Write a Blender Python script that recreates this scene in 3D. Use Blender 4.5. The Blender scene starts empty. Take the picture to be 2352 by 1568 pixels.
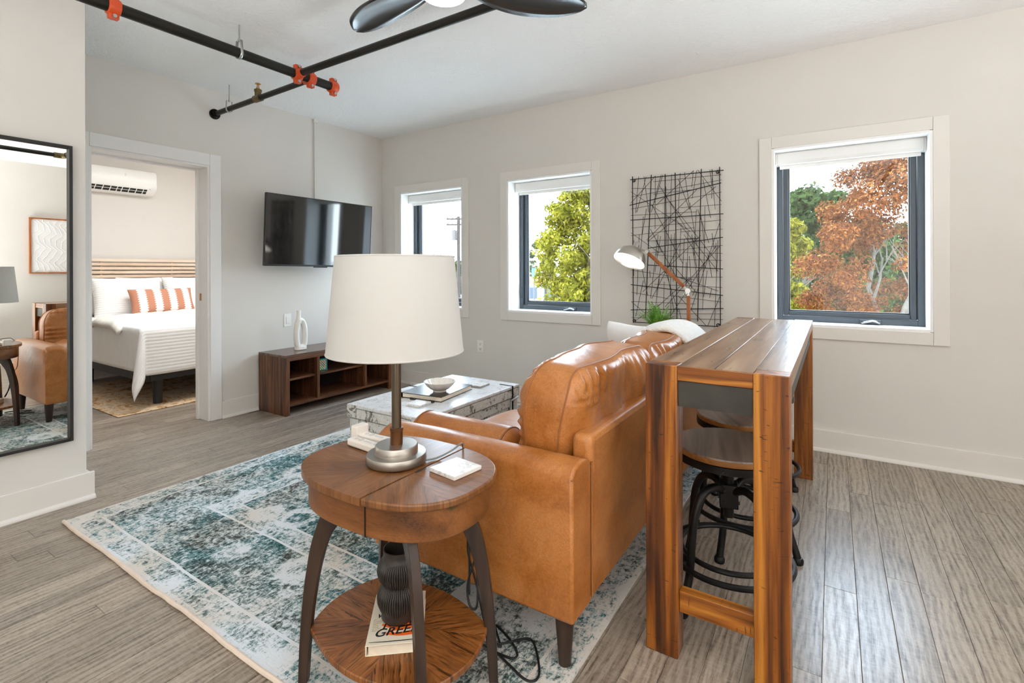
import bpy, bmesh, math, random
from mathutils import Vector, Matrix, noise
random.seed(7)
C = bpy.context.scene
COL = C.collection
PI = math.pi

# ------------------------------------------------------------------ camera, sky, sun, large lights, exposure
TH = math.atan(738 / 1150.0)
cam_d = bpy.data.cameras.new('camera'); cam = bpy.data.objects.new('camera', cam_d); COL.objects.link(cam)
cam_d.sensor_fit = 'HORIZONTAL'; cam_d.sensor_width = 36.0; cam_d.lens = 36.0 * 1150 / 2352
cam_d.shift_x = 0.0; cam_d.shift_y = -(784 - 621) / 2352.0
cam_d.clip_start = 0.05; cam_d.clip_end = 600
cam.matrix_world = Matrix.Translation((0, 0, 1.22)) @ Matrix.Rotation(TH, 4, 'Z') @ Matrix.Rotation(PI / 2, 4, 'X') @ Matrix.Rotation(math.radians(-0.2), 4, 'Z')
C.camera = cam
C.view_settings.view_transform = 'Standard'; C.view_settings.look = 'None'
C.view_settings.gamma = 1.0; C.view_settings.use_curve_mapping = False
C.view_settings.exposure = 0.22
C.cycles.max_bounces = 10; C.cycles.diffuse_bounces = 5; C.cycles.glossy_bounces = 5; C.cycles.transparent_max_bounces = 16
C.cycles.sample_clamp_indirect = 6.0; C.cycles.caustics_reflective = False; C.cycles.caustics_refractive = False

world = bpy.data.worlds.new('sky'); C.world = world; world.use_nodes = True
wn = world.node_tree.nodes; wl = world.node_tree.links
bg = wn['Background']
wtc = wn.new('ShaderNodeTexCoord'); wsep = wn.new('ShaderNodeSeparateXYZ'); wramp = wn.new('ShaderNodeValToRGB')
wl.new(wtc.outputs['Generated'], wsep.inputs[0]); wl.new(wsep.outputs['Z'], wramp.inputs[0]); wl.new(wramp.outputs[0], bg.inputs[0])
e = wramp.color_ramp.elements
e[0].position = 0.0; e[0].color = (0.80, 0.90, 1.0, 1); e[1].position = 0.6; e[1].color = (0.60, 0.78, 1.0, 1)
bg.inputs[1].default_value = 15.0

sun_d = bpy.data.lights.new('sun', 'SUN'); sun = bpy.data.objects.new('sun', sun_d); COL.objects.link(sun)
sun_d.energy = 3.2; sun_d.angle = math.radians(1.0); sun_d.color = (1.0, 0.95, 0.86)
sun.rotation_euler = Vector((0.35, 0.75, -0.75)).to_track_quat('-Z', 'Y').to_euler(); sun.location = (-2, -6, 9)

def area(name, loc, size, energy, color=(1, 1, 1), rot=(0, 0, 0)):
    d = bpy.data.lights.new(name, 'AREA'); d.shape = 'RECTANGLE'; d.size = size[0]; d.size_y = size[1]; d.energy = energy; d.color = color
    o = bpy.data.objects.new(name, d); COL.objects.link(o); o.location = loc; o.rotation_euler = rot
    return o
# added upward fill near the floor out of view, no real fixtures
for nm, lc, sz_, en in (('fill_up_rear', (0.7, -1.9, 0.3), (1.8, 1.0), 124), ('fill_up_side', (1.9, 0.7, 0.3), (0.9, 1.2), 80), ('fill_up_left', (-1.9, -1.9, 0.3), (1.2, 1.0), 25)):
    u_ = area(nm, lc, sz_, en, (0.93, 0.97, 1.0), (PI, 0, 0)); u_.data.spread = math.radians(150)
area('bedroom_fill', (-5.0, 2.6, 2.68), (0.9, 1.8), 52, (0.94, 0.97, 1.0))  # added overhead fill that brightens the bedroom, no known fixture

# ------------------------------------------------------------------ helpers
ORG = {}
def lin(r, g, b):
    f = lambda c: (c / 255 / 12.92) if c / 255 <= 0.04045 else ((c / 255 + 0.055) / 1.055) ** 2.4
    return (f(r), f(g), f(b), 1.0)

def T(name, label, cat, loc=(0, 0, 0), group=None, local=False):
    o = bpy.data.objects.new(name, None); COL.objects.link(o)
    o.location = loc; o.empty_display_size = 0.1
    o['label'] = label; o['category'] = cat
    if group: o['group'] = group
    ORG[o.name] = Vector((0, 0, 0)) if local else Vector(loc)
    return o
def S(name, loc=(0, 0, 0)):
    o = bpy.data.objects.new(name, None); COL.objects.link(o); o.location = loc; o['kind'] = 'structure'
    o.empty_display_size = 0.1
    ORG[o.name] = Vector(loc)
    return o
def tag(o, label, cat, group=None):
    o['label'] = label; o['category'] = cat
    if group: o['group'] = group
    return o

def M(name, vf, mat, parent=None, smooth=False, bevel=0.0, seg=2, sub=0, ang=35, org=None, label=None, uv=None, fixn=True):
    v, f = vf
    if parent is not None: org = ORG[parent.name]
    elif org is None: org = Vector((0, 0, 0))
    org = Vector(org)
    me = bpy.data.meshes.new(name)
    me.from_pydata([tuple(Vector(p) - org) for p in v], [], f)
    me.validate()
    if fixn:
        bm = bmesh.new(); bm.from_mesh(me); bmesh.ops.recalc_face_normals(bm, faces=bm.faces[:]); bm.to_mesh(me); bm.free()
    if uv:
        l = me.uv_layers.new(name='uv')
        for lp in me.loops: l.data[lp.index].uv = uv[lp.vertex_index]
    o = bpy.data.objects.new(name, me); COL.objects.link(o)
    if parent is not None: o.parent = parent
    else: o.location = org
    ORG[o.name] = org
    if isinstance(mat, (list, tuple)):
        for m in mat: me.materials.append(m)
    else: me.materials.append(mat)
    if smooth:
        me.shade_smooth(); me.set_sharp_from_angle(angle=math.radians(ang))
    if bevel:
        b = o.modifiers.new('bevel', 'BEVEL'); b.width = bevel; b.segments = seg; b.limit_method = 'ANGLE'; b.angle_limit = math.radians(40)
        if seg > 1 and not smooth:
            me.shade_smooth(); me.set_sharp_from_angle(angle=math.radians(35)); b.harden_normals = False
    if sub:
        s = o.modifiers.new('sub', 'SUBSURF'); s.levels = sub; s.render_levels = sub
    if label: o['label'] = label
    return o
def ST(name, vf, mat, **k):
    o = M(name, vf, mat, **k); o['kind'] = 'structure'; return o

def box(x0, x1, y0, y1, z0, z1):
    if x0 > x1: x0, x1 = x1, x0
    if y0 > y1: y0, y1 = y1, y0
    if z0 > z1: z0, z1 = z1, z0
    v = [(x, y, z) for z in (z0, z1) for y in (y0, y1) for x in (x0, x1)]
    f = [(0, 2, 3, 1), (4, 5, 7, 6), (0, 1, 5, 4), (2, 6, 7, 3), (0, 4, 6, 2), (1, 3, 7, 5)]
    return v, f
def join(*parts):
    V, Fc = [], []
    for v, f in parts:
        n = len(V); V += list(v); Fc += [tuple(i + n for i in q) for q in f]
    return V, Fc
def xf(vf, mat):
    return [mat @ Vector(p) for p in vf[0]], vf[1]
def move(vf, d): return [tuple(Vector(p) + Vector(d)) for p in vf[0]], vf[1]
def rotz(vf, a, c=(0, 0, 0)):
    m = Matrix.Translation(c) @ Matrix.Rotation(a, 4, 'Z') @ Matrix.Translation(-Vector(c)); return xf(vf, m)

def frames(pts, closed=False):
    pts = [Vector(p) for p in pts]; n = len(pts); out = []
    up = None
    for i in range(n):
        a = pts[(i - 1) % n] if (closed or i > 0) else pts[i]
        b = pts[(i + 1) % n] if (closed or i < n - 1) else pts[i]
        t = (b - a).normalized()
        if up is None:
            up = Vector((0, 0, 1)) if abs(t.z) < 0.9 else Vector((1, 0, 0))
        s = t.cross(up).normalized(); up = s.cross(t).normalized()
        out.append((pts[i], t, s, up))
    return out
def tube(pts, r, n=10, closed=False, flat=1.0):
    fr = frames(pts, closed); k = len(fr)
    rr = r if isinstance(r, (list, tuple)) else [r] * k
    V, Fc = [], []
    for (p, t, s, u), ra in zip(fr, rr):
        for j in range(n):
            a = 2 * PI * j / n
            V.append(p + s * (math.cos(a) * ra) + u * (math.sin(a) * ra * flat))
    m = k if closed else k - 1
    for i in range(m):
        a0 = i * n; b0 = ((i + 1) % k) * n
        for j in range(n):
            j2 = (j + 1) % n
            Fc.append((a0 + j, b0 + j, b0 + j2, a0 + j2))
    if not closed:
        Fc.append(tuple(range(n))); Fc.append(tuple((k - 1) * n + j for j in reversed(range(n))))
    return V, Fc
def cyl(p0, p1, r0, r1=None, n=20): return tube([p0, p1], [r0, r1 if r1 is not None else r0], n)
def bar(p0, p1, w, h):
    # rectangular bar between two points
    p0, p1 = Vector(p0), Vector(p1); t = (p1 - p0).normalized()
    up = Vector((0, 0, 1)) if abs(t.z) < 0.9 else Vector((0, 1, 0))
    s = t.cross(up).normalized(); u = s.cross(t)
    V = []
    for p in (p0, p1):
        for a, b in ((-1, -1), (1, -1), (1, 1), (-1, 1)): V.append(p + s * (a * w / 2) + u * (b * h / 2))
    return V, [(3, 2, 1, 0), (4, 5, 6, 7), (0, 1, 5, 4), (1, 2, 6, 5), (2, 3, 7, 6), (3, 0, 4, 7)]
def lathe(prof, c=(0, 0, 0), n=32, rib=None):
    V, Fc = [], []; k = len(prof)
    for i, (r, z) in enumerate(prof):
        for j in range(n):
            a = 2 * PI * j / n; q = r * (1 + (rib(j, i) if rib else 0))
            V.append((c[0] + q * math.cos(a), c[1] + q * math.sin(a), c[2] + z))
    for i in range(k - 1):
        for j in range(n):
            j2 = (j + 1) % n
            Fc.append((i * n + j, i * n + j2, (i + 1) * n + j2, (i + 1) * n + j))
    if prof[0] == prof[-1]:
        m = (k - 1) * n; return V[:m], [tuple(i % m for i in q) for q in Fc]
    if prof[0][0] > 1e-5: Fc.append(tuple(reversed(range(n))))
    if prof[-1][0] > 1e-5: Fc.append(tuple((k - 1) * n + j for j in range(n)))
    return V, Fc
def prism(out, z0, z1):
    n = len(out)
    V = [(x, y, z0) for x, y in out] + [(x, y, z1) for x, y in out]
    Fc = [tuple(reversed(range(n))), tuple(range(n, 2 * n))] + [(i, (i + 1) % n, n + (i + 1) % n, n + i) for i in range(n)]
    return V, Fc
def superell(cx, cy, a, b, p, n=64):
    o = []
    for i in range(n):
        t = 2 * PI * i / n; c, s = math.cos(t), math.sin(t)
        o.append((cx + a * math.copysign(abs(c) ** (2 / p), c), cy + b * math.copysign(abs(s) ** (2 / p), s)))
    return o
def bez(pts, n=8):
    # Catmull-Rom through points
    pts = [Vector(p) for p in pts]; out = []
    for i in range(len(pts) - 1):
        p0 = pts[max(i - 1, 0)]; p1 = pts[i]; p2 = pts[i + 1]; p3 = pts[min(i + 2, len(pts) - 1)]
        for k in range(n):
            t = k / n
            out.append(0.5 * ((2 * p1) + (p2 - p0) * t + (2 * p0 - 5 * p1 + 4 * p2 - p3) * t * t + (3 * p1 - p0 - 3 * p2 + p3) * t ** 3))
    out.append(pts[-1]); return out
def dup(root, loc=None, rz=None, label=None, group=None):
    r = root.copy(); COL.objects.link(r)
    if loc is not None: r.location = loc
    if rz is not None: r.rotation_euler = (0, 0, rz)
    if label: r['label'] = label
    if group: r['group'] = group
    for ch in list(root.children):
        c = ch.copy(); COL.objects.link(c); c.parent = r
        for g in list(ch.children):
            d = g.copy(); COL.objects.link(d); d.parent = c
    return r
def cushion(w, h, edge, bulge, nu=26, nv=20, k=0.30, wr=0.0, concave=0.0, seed=0.0, rc=0.0):
    """soft cushion: width along Y, height along Z, thickness along X, centred on the origin"""
    def pt(u, v, s):
        y = w / 2 * u * math.sqrt(max(0, 1 - k * v * v / 2)) * (1 - concave * (1 - u * u * 0) * (1 - v * v) * abs(u))
        z = h / 2 * v * math.sqrt(max(0, 1 - k * u * u / 2)) * (1 - concave * (1 - u * u) * abs(v))
        b = (max(0, 1 - u ** 4) * max(0, 1 - v ** 4)) ** 0.5
        if rc:
            ya, za = (abs(y) - (w / 2 - rc)) / rc, (abs(z) - (h / 2 - rc)) / rc
            if ya > 0 and za > 0:
                y = math.copysign(w / 2 - rc + rc * ya * math.sqrt(max(0, 1 - za * za / 2)), y); z = math.copysign(h / 2 - rc + rc * za * math.sqrt(max(0, 1 - ya * ya / 2)), z)
        x = edge / 2 + bulge * b
        if wr:
            du, dv = (1 - abs(u)) * w / 2, (1 - abs(v)) * h / 2
            ew = math.exp(-du / 0.08); eh = math.exp(-dv / 0.11)
            r = eh * math.sin(y * 120 + 7 * noise.noise((y * 9, seed, s))) + ew * math.sin(z * 120 + 7 * noise.noise((z * 9, seed + 3, s)))
            x += (1 - math.exp(-min(du, dv) / 0.014)) * wr * r * (0.4 + 0.9 * noise.noise((y * 6, z * 6, seed + s * 2))) + wr * 2.0 * noise.noise((y * 5, z * 5, seed + s))
        return (s * x, y, z)
    V, Fc = [], []
    us = [math.sin(PI / 2 * (2 * i / nu - 1)) * 0.55 + (2 * i / nu - 1) * 0.45 for i in range(nu + 1)]
    vs = [math.sin(PI / 2 * (2 * i / nv - 1)) * 0.55 + (2 * i / nv - 1) * 0.45 for i in range(nv + 1)]
    for s in (-1, 1):
        for v in vs:
            for u in us: V.append(pt(u, v, s))
    N = (nu + 1) * (nv + 1)
    for s in (0, 1):
        for j in range(nv):
            for i in range(nu):
                a = s * N + j * (nu + 1) + i
                q = (a, a + 1, a + nu + 2, a + nu + 1)
                Fc.append(q if s else q[::-1])
    ring = [i for i in range(nu + 1)] + [j * (nu + 1) + nu for j in range(1, nv + 1)] + [nv * (nu + 1) + i for i in range(nu - 1, -1, -1)] + [j * (nu + 1) for j in range(nv - 1, 0, -1)]
    m = len(ring)
    for i in range(m):
        a, b = ring[i], ring[(i + 1) % m]
        Fc.append((a, b, N + b, N + a))
    edges = [[V[s * N + r] for r in ring] for s in (0, 1)]
    return (V, Fc), edges

# ------------------------------------------------------------------ materials
def mat(name, color=(0.8, 0.8, 0.8, 1), rough=0.5, metal=0.0, spec=0.5, emit=None, estr=0.0, sheen=0.0, coat=0.0):
    m = bpy.data.materials.new(name); m.use_nodes = True
    b = m.node_tree.nodes['Principled BSDF']
    b.inputs['Base Color'].default_value = color if len(color) == 4 else (*color, 1)
    b.inputs['Roughness'].default_value = rough; b.inputs['Metallic'].default_value = metal
    b.inputs['Specular IOR Level'].default_value = spec
    if emit: b.inputs['Emission Color'].default_value = emit; b.inputs['Emission Strength'].default_value = estr
    if sheen: b.inputs['Sheen Weight'].default_value = sheen
    if coat: b.inputs['Coat Weight'].default_value = coat
    return m
class N:
    """small node-graph helper"""
    def __init__(s, m):
        s.m = m; s.t = m.node_tree; s.n = s.t.nodes; s.l = s.t.links; s.b = s.n['Principled BSDF']
    def add(s, typ, **k):
        n = s.n.new(typ)
        for a, v in k.items(): setattr(n, a, v)
        return n
    def set(s, n, i, v):
        if hasattr(v, 'is_linked') or isinstance(v, bpy.types.NodeSocket): s.l.new(v, n.inputs[i])
        else: n.inputs[i].default_value = v
    def coord(s, kind='Object', scale=(1, 1, 1), rnd=0.0, rot=(0, 0, 0)):
        tc = s.add('ShaderNodeTexCoord'); src = tc.outputs[kind]
        if rnd:
            oi = s.add('ShaderNodeObjectInfo'); mm = s.math('MULTIPLY', oi.outputs['Random'], rnd)
            va = s.add('ShaderNodeVectorMath', operation='ADD'); s.l.new(src, va.inputs[0]); s.l.new(mm, va.inputs[1]); src = va.outputs[0]
        mp = s.add('ShaderNodeMapping'); mp.inputs['Scale'].default_value = scale; mp.inputs['Rotation'].default_value = rot
        s.l.new(src, mp.inputs['Vector']); return mp.outputs[0]
    def noise(s, vec, scale=5, detail=4, rough=0.5, dist=0.0, out='Fac'):
        n = s.add('ShaderNodeTexNoise'); s.l.new(vec, n.inputs['Vector'])
        n.inputs['Scale'].default_value = scale; n.inputs['Detail'].default_value = detail; n.inputs['Roughness'].default_value = rough; n.inputs['Distortion'].default_value = dist
        return n.outputs[0 if out == 'Fac' else 1]
    def wave(s, vec, scale=5, dist=2, detail=2, dscale=1.0, typ='BANDS', direc='X', prof='SIN'):
        n = s.add('ShaderNodeTexWave', wave_type=typ, wave_profile=prof)
        if typ == 'BANDS': n.bands_direction = direc
        else: n.rings_direction = direc
        s.l.new(vec, n.inputs['Vector']); n.inputs['Scale'].default_value = scale; n.inputs['Distortion'].default_value = dist
        n.inputs['Detail'].default_value = detail; n.inputs['Detail Scale'].default_value = dscale
        return n.outputs['Fac']
    def vor(s, vec, scale=5, feature='F1', out='Distance', rnd=1.0):
        n = s.add('ShaderNodeTexVoronoi', feature=feature); s.l.new(vec, n.inputs['Vector']); n.inputs['Scale'].default_value = scale
        n.inputs['Randomness'].default_value = rnd
        return n.outputs[out]
    def math(s, op, a, b=0.0, c=0.0, clamp=False):
        n = s.add('ShaderNodeMath', operation=op, use_clamp=clamp)
        s.set(n, 0, a); s.set(n, 1, b)
        if op in ('MULTIPLY_ADD', 'SMOOTH_MIN'): s.set(n, 2, c)
        return n.outputs[0]
    def ramp(s, fac, stops, interp='LINEAR'):
        n = s.add('ShaderNodeValToRGB'); s.l.new(fac, n.inputs[0]); cr = n.color_ramp; cr.interpolation = interp
        while len(cr.elements) < len(stops): cr.elements.new(0.5)
        for el, (p, c) in zip(cr.elements, stops):
            el.position = p; el.color = c if hasattr(c, '__len__') and len(c) == 4 else ((c, c, c, 1) if not hasattr(c, '__len__') else (*c, 1))
        return n.outputs[0]
    def mix(s, fac, a, b, blend='MIX'):
        n = s.add('ShaderNodeMix', data_type='RGBA', blend_type=blend)
        s.set(n, 0, fac); s.set(n, 6, a); s.set(n, 7, b)
        return n.outputs[2]
    def color(s, v): s.set(s.b, 'Base Color', v)
    def rough(s, v): s.set(s.b, 'Roughness', v)
    def bump(s, h, strength=0.3, dist=0.002, prev=None):
        n = s.add('ShaderNodeBump'); n.inputs['Strength'].default_value = strength; n.inputs['Distance'].default_value = dist
        s.l.new(h, n.inputs['Height'])
        if prev: s.l.new(prev, n.inputs['Normal'])
        s.l.new(n.outputs[0], s.b.inputs['Normal']); return n.outputs[0]
def noisy(name, color, rough=0.6, amt=0.06, scale=8, bump=0.1, bscale=90, bdist=0.001, metal=0.0, spec=0.5, bdetail=3):
    m = mat(name, color, rough, metal, spec); g = N(m); v = g.coord()
    f = g.noise(v, scale, 4)
    d = tuple(c * (1 - amt) for c in color[:3]) + (1,); l = tuple(min(1, c * (1 + amt)) for c in color[:3]) + (1,)
    g.color(g.ramp(f, [(0.3, d), (0.7, l)]))
    if bump: g.bump(g.noise(v, bscale, bdetail), bump, bdist)
    return m
def wood(name, cols, axis='Y', band=16, fine=60, rough=0.4, stretch=0.10, rnd=20.0, dist=1.6, bump=0.12, knots=0.0, saw=0.0, spec=0.5, bright=0.0, strips=0.0):
    """cols dark -> light; grain runs along axis"""
    m = mat(name, cols[0], rough, 0, spec); g = N(m)
    sc = {'X': (stretch, 1, 1), 'Y': (1, stretch, 1), 'Z': (1, 1, stretch)}[axis]
    v = g.coord(scale=sc, rnd=rnd)
    big = g.noise(v, band, 3, 0.55, dist)
    fn = g.noise(v, fine, 4, 0.6, 0.4)
    f = g.math('ADD', g.math('MULTIPLY', big, 0.72), g.math('MULTIPLY', fn, 0.28))
    if strips:
        spz = g.add('ShaderNodeSeparateXYZ'); tcs = g.add('ShaderNodeTexCoord'); g.l.new(tcs.outputs['Object'], spz.inputs[0])
        cb_ = g.add('ShaderNodeCombineXYZ'); oi_ = g.add('ShaderNodeObjectInfo')
        for kk, a_ in enumerate([q for q in 'XYZ' if q != axis]): g.l.new(g.math('FLOOR', g.math('MULTIPLY', g.math('ADD', spz.outputs[a_], 0.011), 31.0)), cb_.inputs[kk])
        g.l.new(g.math('MULTIPLY', oi_.outputs['Random'], 40.0), cb_.inputs[2])
        wn_ = g.add('ShaderNodeTexWhiteNoise'); g.l.new(cb_.outputs[0], wn_.inputs['Vector'])
        f = g.math('ADD', f, g.math('MULTIPLY', g.math('SUBTRACT', wn_.outputs['Value'], 0.5), strips))
    n = len(cols)
    c = g.ramp(f, [(0.32 + 0.36 * i / (n - 1), cols[i]) for i in range(n)])
    if knots:
        kv = g.coord(scale={'X': (0.45, 1, 1), 'Y': (1, 0.45, 1), 'Z': (1, 1, 0.45)}[axis], rnd=rnd)
        kd = g.vor(kv, 4.5)
        c = g.mix(g.math('MULTIPLY', g.ramp(kd, [(0.03, 1.0), (0.12, 0.0)]), knots), c, tuple(x * 0.25 for x in cols[0][:3]) + (1,))
    if saw:
        sv = g.coord(scale={'X': (1, .1, .1), 'Y': (.1, 1, .1), 'Z': (.25, .25, 1)}[axis], rnd=rnd)
        sn = g.noise(sv, 130, 1, 0.5, 0.6); pn = g.noise(g.coord(rnd=rnd), 22, 2)
        s2 = g.math('MULTIPLY', g.ramp(sn, [(0.66, 0.0), (0.70, 1.0)]), g.ramp(pn, [(0.5, 0.0), (0.6, 1.0)]))
        c = g.mix(g.math('MULTIPLY', s2, saw), c, tuple(x * 0.2 for x in cols[0][:3]) + (1,))
    if bright:
        oi = g.add('ShaderNodeObjectInfo')
        hv = g.add('ShaderNodeHueSaturation'); g.l.new(c, hv.inputs['Color'])
        g.l.new(g.math('MULTIPLY_ADD', oi.outputs['Random'], bright, 1 - bright / 2), hv.inputs['Value']); c = hv.outputs[0]
    g.color(c)
    g.rough(g.math('MULTIPLY_ADD', fn, 0.18, rough - 0.09))
    if bump: g.bump(fn, bump, 0.0015)
    return m

WALL = noisy('wall_paint', lin(219, 214, 207), 0.75, 0.012, 3, 0.10, 160, 0.0015, spec=0.25)
CEIL = mat('ceiling_paint', lin(246, 245, 243), 0.8, 0, 0.2)
g = N(CEIL); v = g.coord(); h1 = g.ramp(g.noise(v, 17, 6, 0.62, 1.6), [(0.40, 0.0), (0.62, 1.0)]); g.bump(h1, 0.38, 0.006)
TRIM = mat('trim_paint', lin(227, 222, 215), 0.42, 0, 0.4)
REVEAL = mat('reveal_paint', lin(246, 246, 245), 0.5, 0, 0.3)
DOORTRIM = mat('door_trim_paint', lin(234, 231, 227), 0.38, 0, 0.4)

FLOORW = mat('floor_oak', (0.2, 0.16, 0.13, 1), 0.36, 0, 0.5)
g = N(FLOORW)
v = g.coord(scale=(1, 0.09, 1), rnd=37.0)
cath = g.wave(g.coord(scale=(1, 0.22, 1), rnd=37.0), 13.0, 9.0, 3, 0.9, 'BANDS', 'X')
fine = g.noise(v, 150, 4, 0.65, 0.3)
med = g.noise(v, 26, 3, 0.5, 1.0)
tick = g.noise(g.coord(scale=(0.35, 1, 1), rnd=37.0), 90, 2, 0.5, 0.8)
f = g.math('ADD', g.math('ADD', g.math('MULTIPLY', cath, 0.11), g.math('MULTIPLY', fine, 0.46)), g.math('ADD', g.math('MULTIPLY', med, 0.25), g.math('MULTIPLY', tick, 0.18)))
c = g.ramp(f, [(0.34, lin(84, 72, 62)), (0.45, lin(134, 120, 106)), (0.55, lin(158, 144, 129)), (0.70, lin(178, 165, 151))])
oi = g.add('ShaderNodeObjectInfo'); hv = g.add('ShaderNodeHueSaturation'); g.l.new(c, hv.inputs['Color'])
g.l.new(g.math('MULTIPLY_ADD', oi.outputs['Random'], 0.28, 0.84), hv.inputs['Value']); g.color(hv.outputs[0])
g.rough(g.math('MULTIPLY_ADD', f, -0.30, 0.46)); g.bump(f, 0.35, 0.0012)

LEATHER = mat('tan_leather', lin(166, 106, 56), 0.42, 0, 0.5)
g = N(LEATHER); v = g.coord()
f1 = g.noise(v, 5, 5, 0.65, 0.8); f2 = g.noise(v, 55, 5, 0.7, 2.5); f3 = g.noise(v, 26, 5, 0.75, 3.5)
f = g.math('ADD', g.math('MULTIPLY', f1, 0.55), g.math('MULTIPLY', f2, 0.45))
c = g.ramp(f, [(0.30, lin(128, 74, 28)), (0.48, lin(166, 101, 44)), (0.60, lin(182, 116, 56)), (0.76, lin(196, 136, 80))])
crk = g.ramp(f3, [(0.475, 0.0), (0.495, 1.0), (0.515, 0.0)])
g.color(g.mix(g.math('MULTIPLY', crk, g.ramp(f1, [(0.42, 0.0), (0.6, 0.5)])), c, lin(208, 164, 122)))
g.rough(g.math('MULTIPLY_ADD', f1, 0.24, 0.22))
p = g.bump(g.vor(v, 420, 'F1'), 0.10, 0.0006); g.bump(g.noise(v, 14, 4, 0.6, 1.0), 0.25, 0.008, p)
STITCH = mat('seam_leather', lin(150, 94, 50), 0.5)
DARKLEG = wood('dark_leg_wood', [lin(30, 20, 15), lin(52, 36, 27), lin(66, 47, 35)], 'Z', 14, 60, 0.38)
ACACIA = {}
for ax in 'XYZ':
    ACACIA[ax] = wood('acacia_' + ax.lower(), [lin(52, 24, 6), lin(108, 56, 14), lin(158, 94, 28), lin(190, 128, 48)], ax, 17, 70, 0.36, 0.05, 30.0, 1.2, 0.15, 0.85, 0.75, strips=0.17)
ACTOP = wood('acacia_top', [lin(78, 54, 36), lin(116, 86, 60), lin(144, 110, 80), lin(166, 138, 110)], 'Y', 14, 80, 0.30, 0.06, 30.0, 1.0, 0.25, 0.5, 0.0)
WALNUT = {}
for ax in 'XYZ':
    WALNUT[ax] = wood('walnut_laminate_' + ax.lower(), [lin(28, 16, 10), lin(66, 38, 22), lin(104, 64, 38), lin(132, 88, 58)], ax, 22, 90, 0.42, 0.06, 15.0, 0.8, 0.08, 0.35)
WALTOP = mat('console_top_laminate', lin(92, 74, 66), 0.25); g = N(WALTOP); v = g.coord(scale=(1, .06, 1))
g.color(g.ramp(g.noise(v, 30, 4, .6, .6), [(0.3, lin(74, 52, 42)), (0.7, lin(120, 94, 80))]))
SHADEWOOD = mat('veneer', lin(140, 86, 44), 0.30, 0, 0.5)
def veneer(name, cx, cy, cols, dark=0.4, rough=0.3):
    """wood veneer with the grain fanning out from the middle of the table"""
    m = mat(name, cols[1], rough, 0, 0.5); g = N(m)
    tc = g.add('ShaderNodeTexCoord'); sp = g.add('ShaderNodeSeparateXYZ'); g.l.new(tc.outputs['Object'], sp.inputs[0])
    dx = g.math('SUBTRACT', sp.outputs[0], cx); dy = g.math('SUBTRACT', sp.outputs[1], cy)
    ang = g.math('ARCTAN2', dy, dx); rad = g.math('SQRT', g.math('ADD', g.math('MULTIPLY', dx, dx), g.math('MULTIPLY', dy, dy)))
    # eight straight-grained wedges: the wedge index picks the grain direction
    wi = g.math('ROUND', g.math('MULTIPLY', ang, 8 / (2 * PI))); wa = g.math('MULTIPLY', wi, 2 * PI / 8)
    ca = g.math('COSINE', wa); sa = g.math('SINE', wa)
    al = g.math('ADD', g.math('MULTIPLY', dx, ca), g.math('MULTIPLY', dy, sa)); ac = g.math('SUBTRACT', g.math('MULTIPLY', dy, ca), g.math('MULTIPLY', dx, sa))
    cb = g.add('ShaderNodeCombineXYZ'); g.l.new(g.math('MULTIPLY', al, 0.09), cb.inputs[0]); g.l.new(ac, cb.inputs[1]); g.l.new(g.math('MULTIPLY', wi, 3.7), cb.inputs[2])
    f = g.math('ADD', g.math('MULTIPLY', g.noise(cb.outputs[0], 48, 4, 0.6, 1.2), 0.6), g.math('MULTIPLY', g.noise(cb.outputs[0], 260, 3, 0.6, 0.2), 0.4))
    f = g.math('ADD', f, g.math('MULTIPLY', g.math('SINE', g.math('MULTIPLY', wi, 2.6)), 0.035))
    lines = g.ramp(g.noise(cb.outputs[0], 120, 3, 0.55, 0.5), [(0.36, 1.0), (0.43, 0.0)])
    g.color(g.mix(g.math('MULTIPLY', lines, dark), g.ramp(f, [(0.33, cols[0]), (0.46, cols[1]), (0.58, cols[2]), (0.72, cols[3])]), tuple(q * 0.35 for q in cols[0][:3]) + (1,))); g.bump(f, 0.10, 0.001)
    return m
APRONW = wood('side_table_apron_veneer', [lin(58, 30, 10), lin(104, 60, 24), lin(130, 80, 38), lin(150, 98, 54)], 'X', 9, 230, 0.42, 0.12, 9.0, 0.3, 0.2)
BLACKM = noisy('black_steel', lin(30, 29, 29), 0.40, 0.2, 30, 0.06, 200, metal=0.6)
PIPE = noisy('black_pipe', lin(26, 23, 17), 0.38, 0.25, 12, 0.1, 120, metal=0.35)
ORANGE = noisy('orange_paint', lin(204, 74, 26), 0.42, 0.1, 30, 0.05, 120)
STEEL = mat('zinc', lin(190, 190, 186), 0.35, 0.9)
BRASS = mat('brass', lin(196, 140, 78), 0.35, 0.9)
BRONZE = noisy('bronze_fitting', lin(104, 88, 52), 0.45, 0.2, 30, 0.1, 100, metal=0.5)
NICKEL = mat('brushed_nickel', lin(172, 166, 158), 0.34, 0.95); g = N(NICKEL); v = g.coord(scale=(1, 1, 12)); g.bump(g.noise(v, 60, 3), 0.06, 0.0005)
POLE = mat('pewter', lin(104, 93, 80), 0.32, 0.9)
COPPERB = mat('aged_bronze_collar', lin(110, 74, 48), 0.34, 0.85)
CHROME = mat('chrome', lin(210, 210, 208), 0.12, 1.0)
ALU = mat('spun_aluminium', lin(196, 190, 182), 0.30, 0.95)
GUNMETAL = noisy('gunmetal_panel', lin(56, 54, 48), 0.5, 0.34, 9, 0.06, 120, metal=0.1)
BLACKP = mat('black_plastic', lin(20, 20, 21), 0.35)
WHITEP = mat('white_plastic', lin(238, 235, 230), 0.32)
OFFW = mat('cream_plastic', lin(240, 232, 222), 0.35)
SCREEN = mat('tv_glass', lin(6, 7, 9), 0.06, 0, 1.0)
FRAMEC = mat('slate_window_frame', lin(74, 80, 86), 0.38, 0.2)
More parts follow.
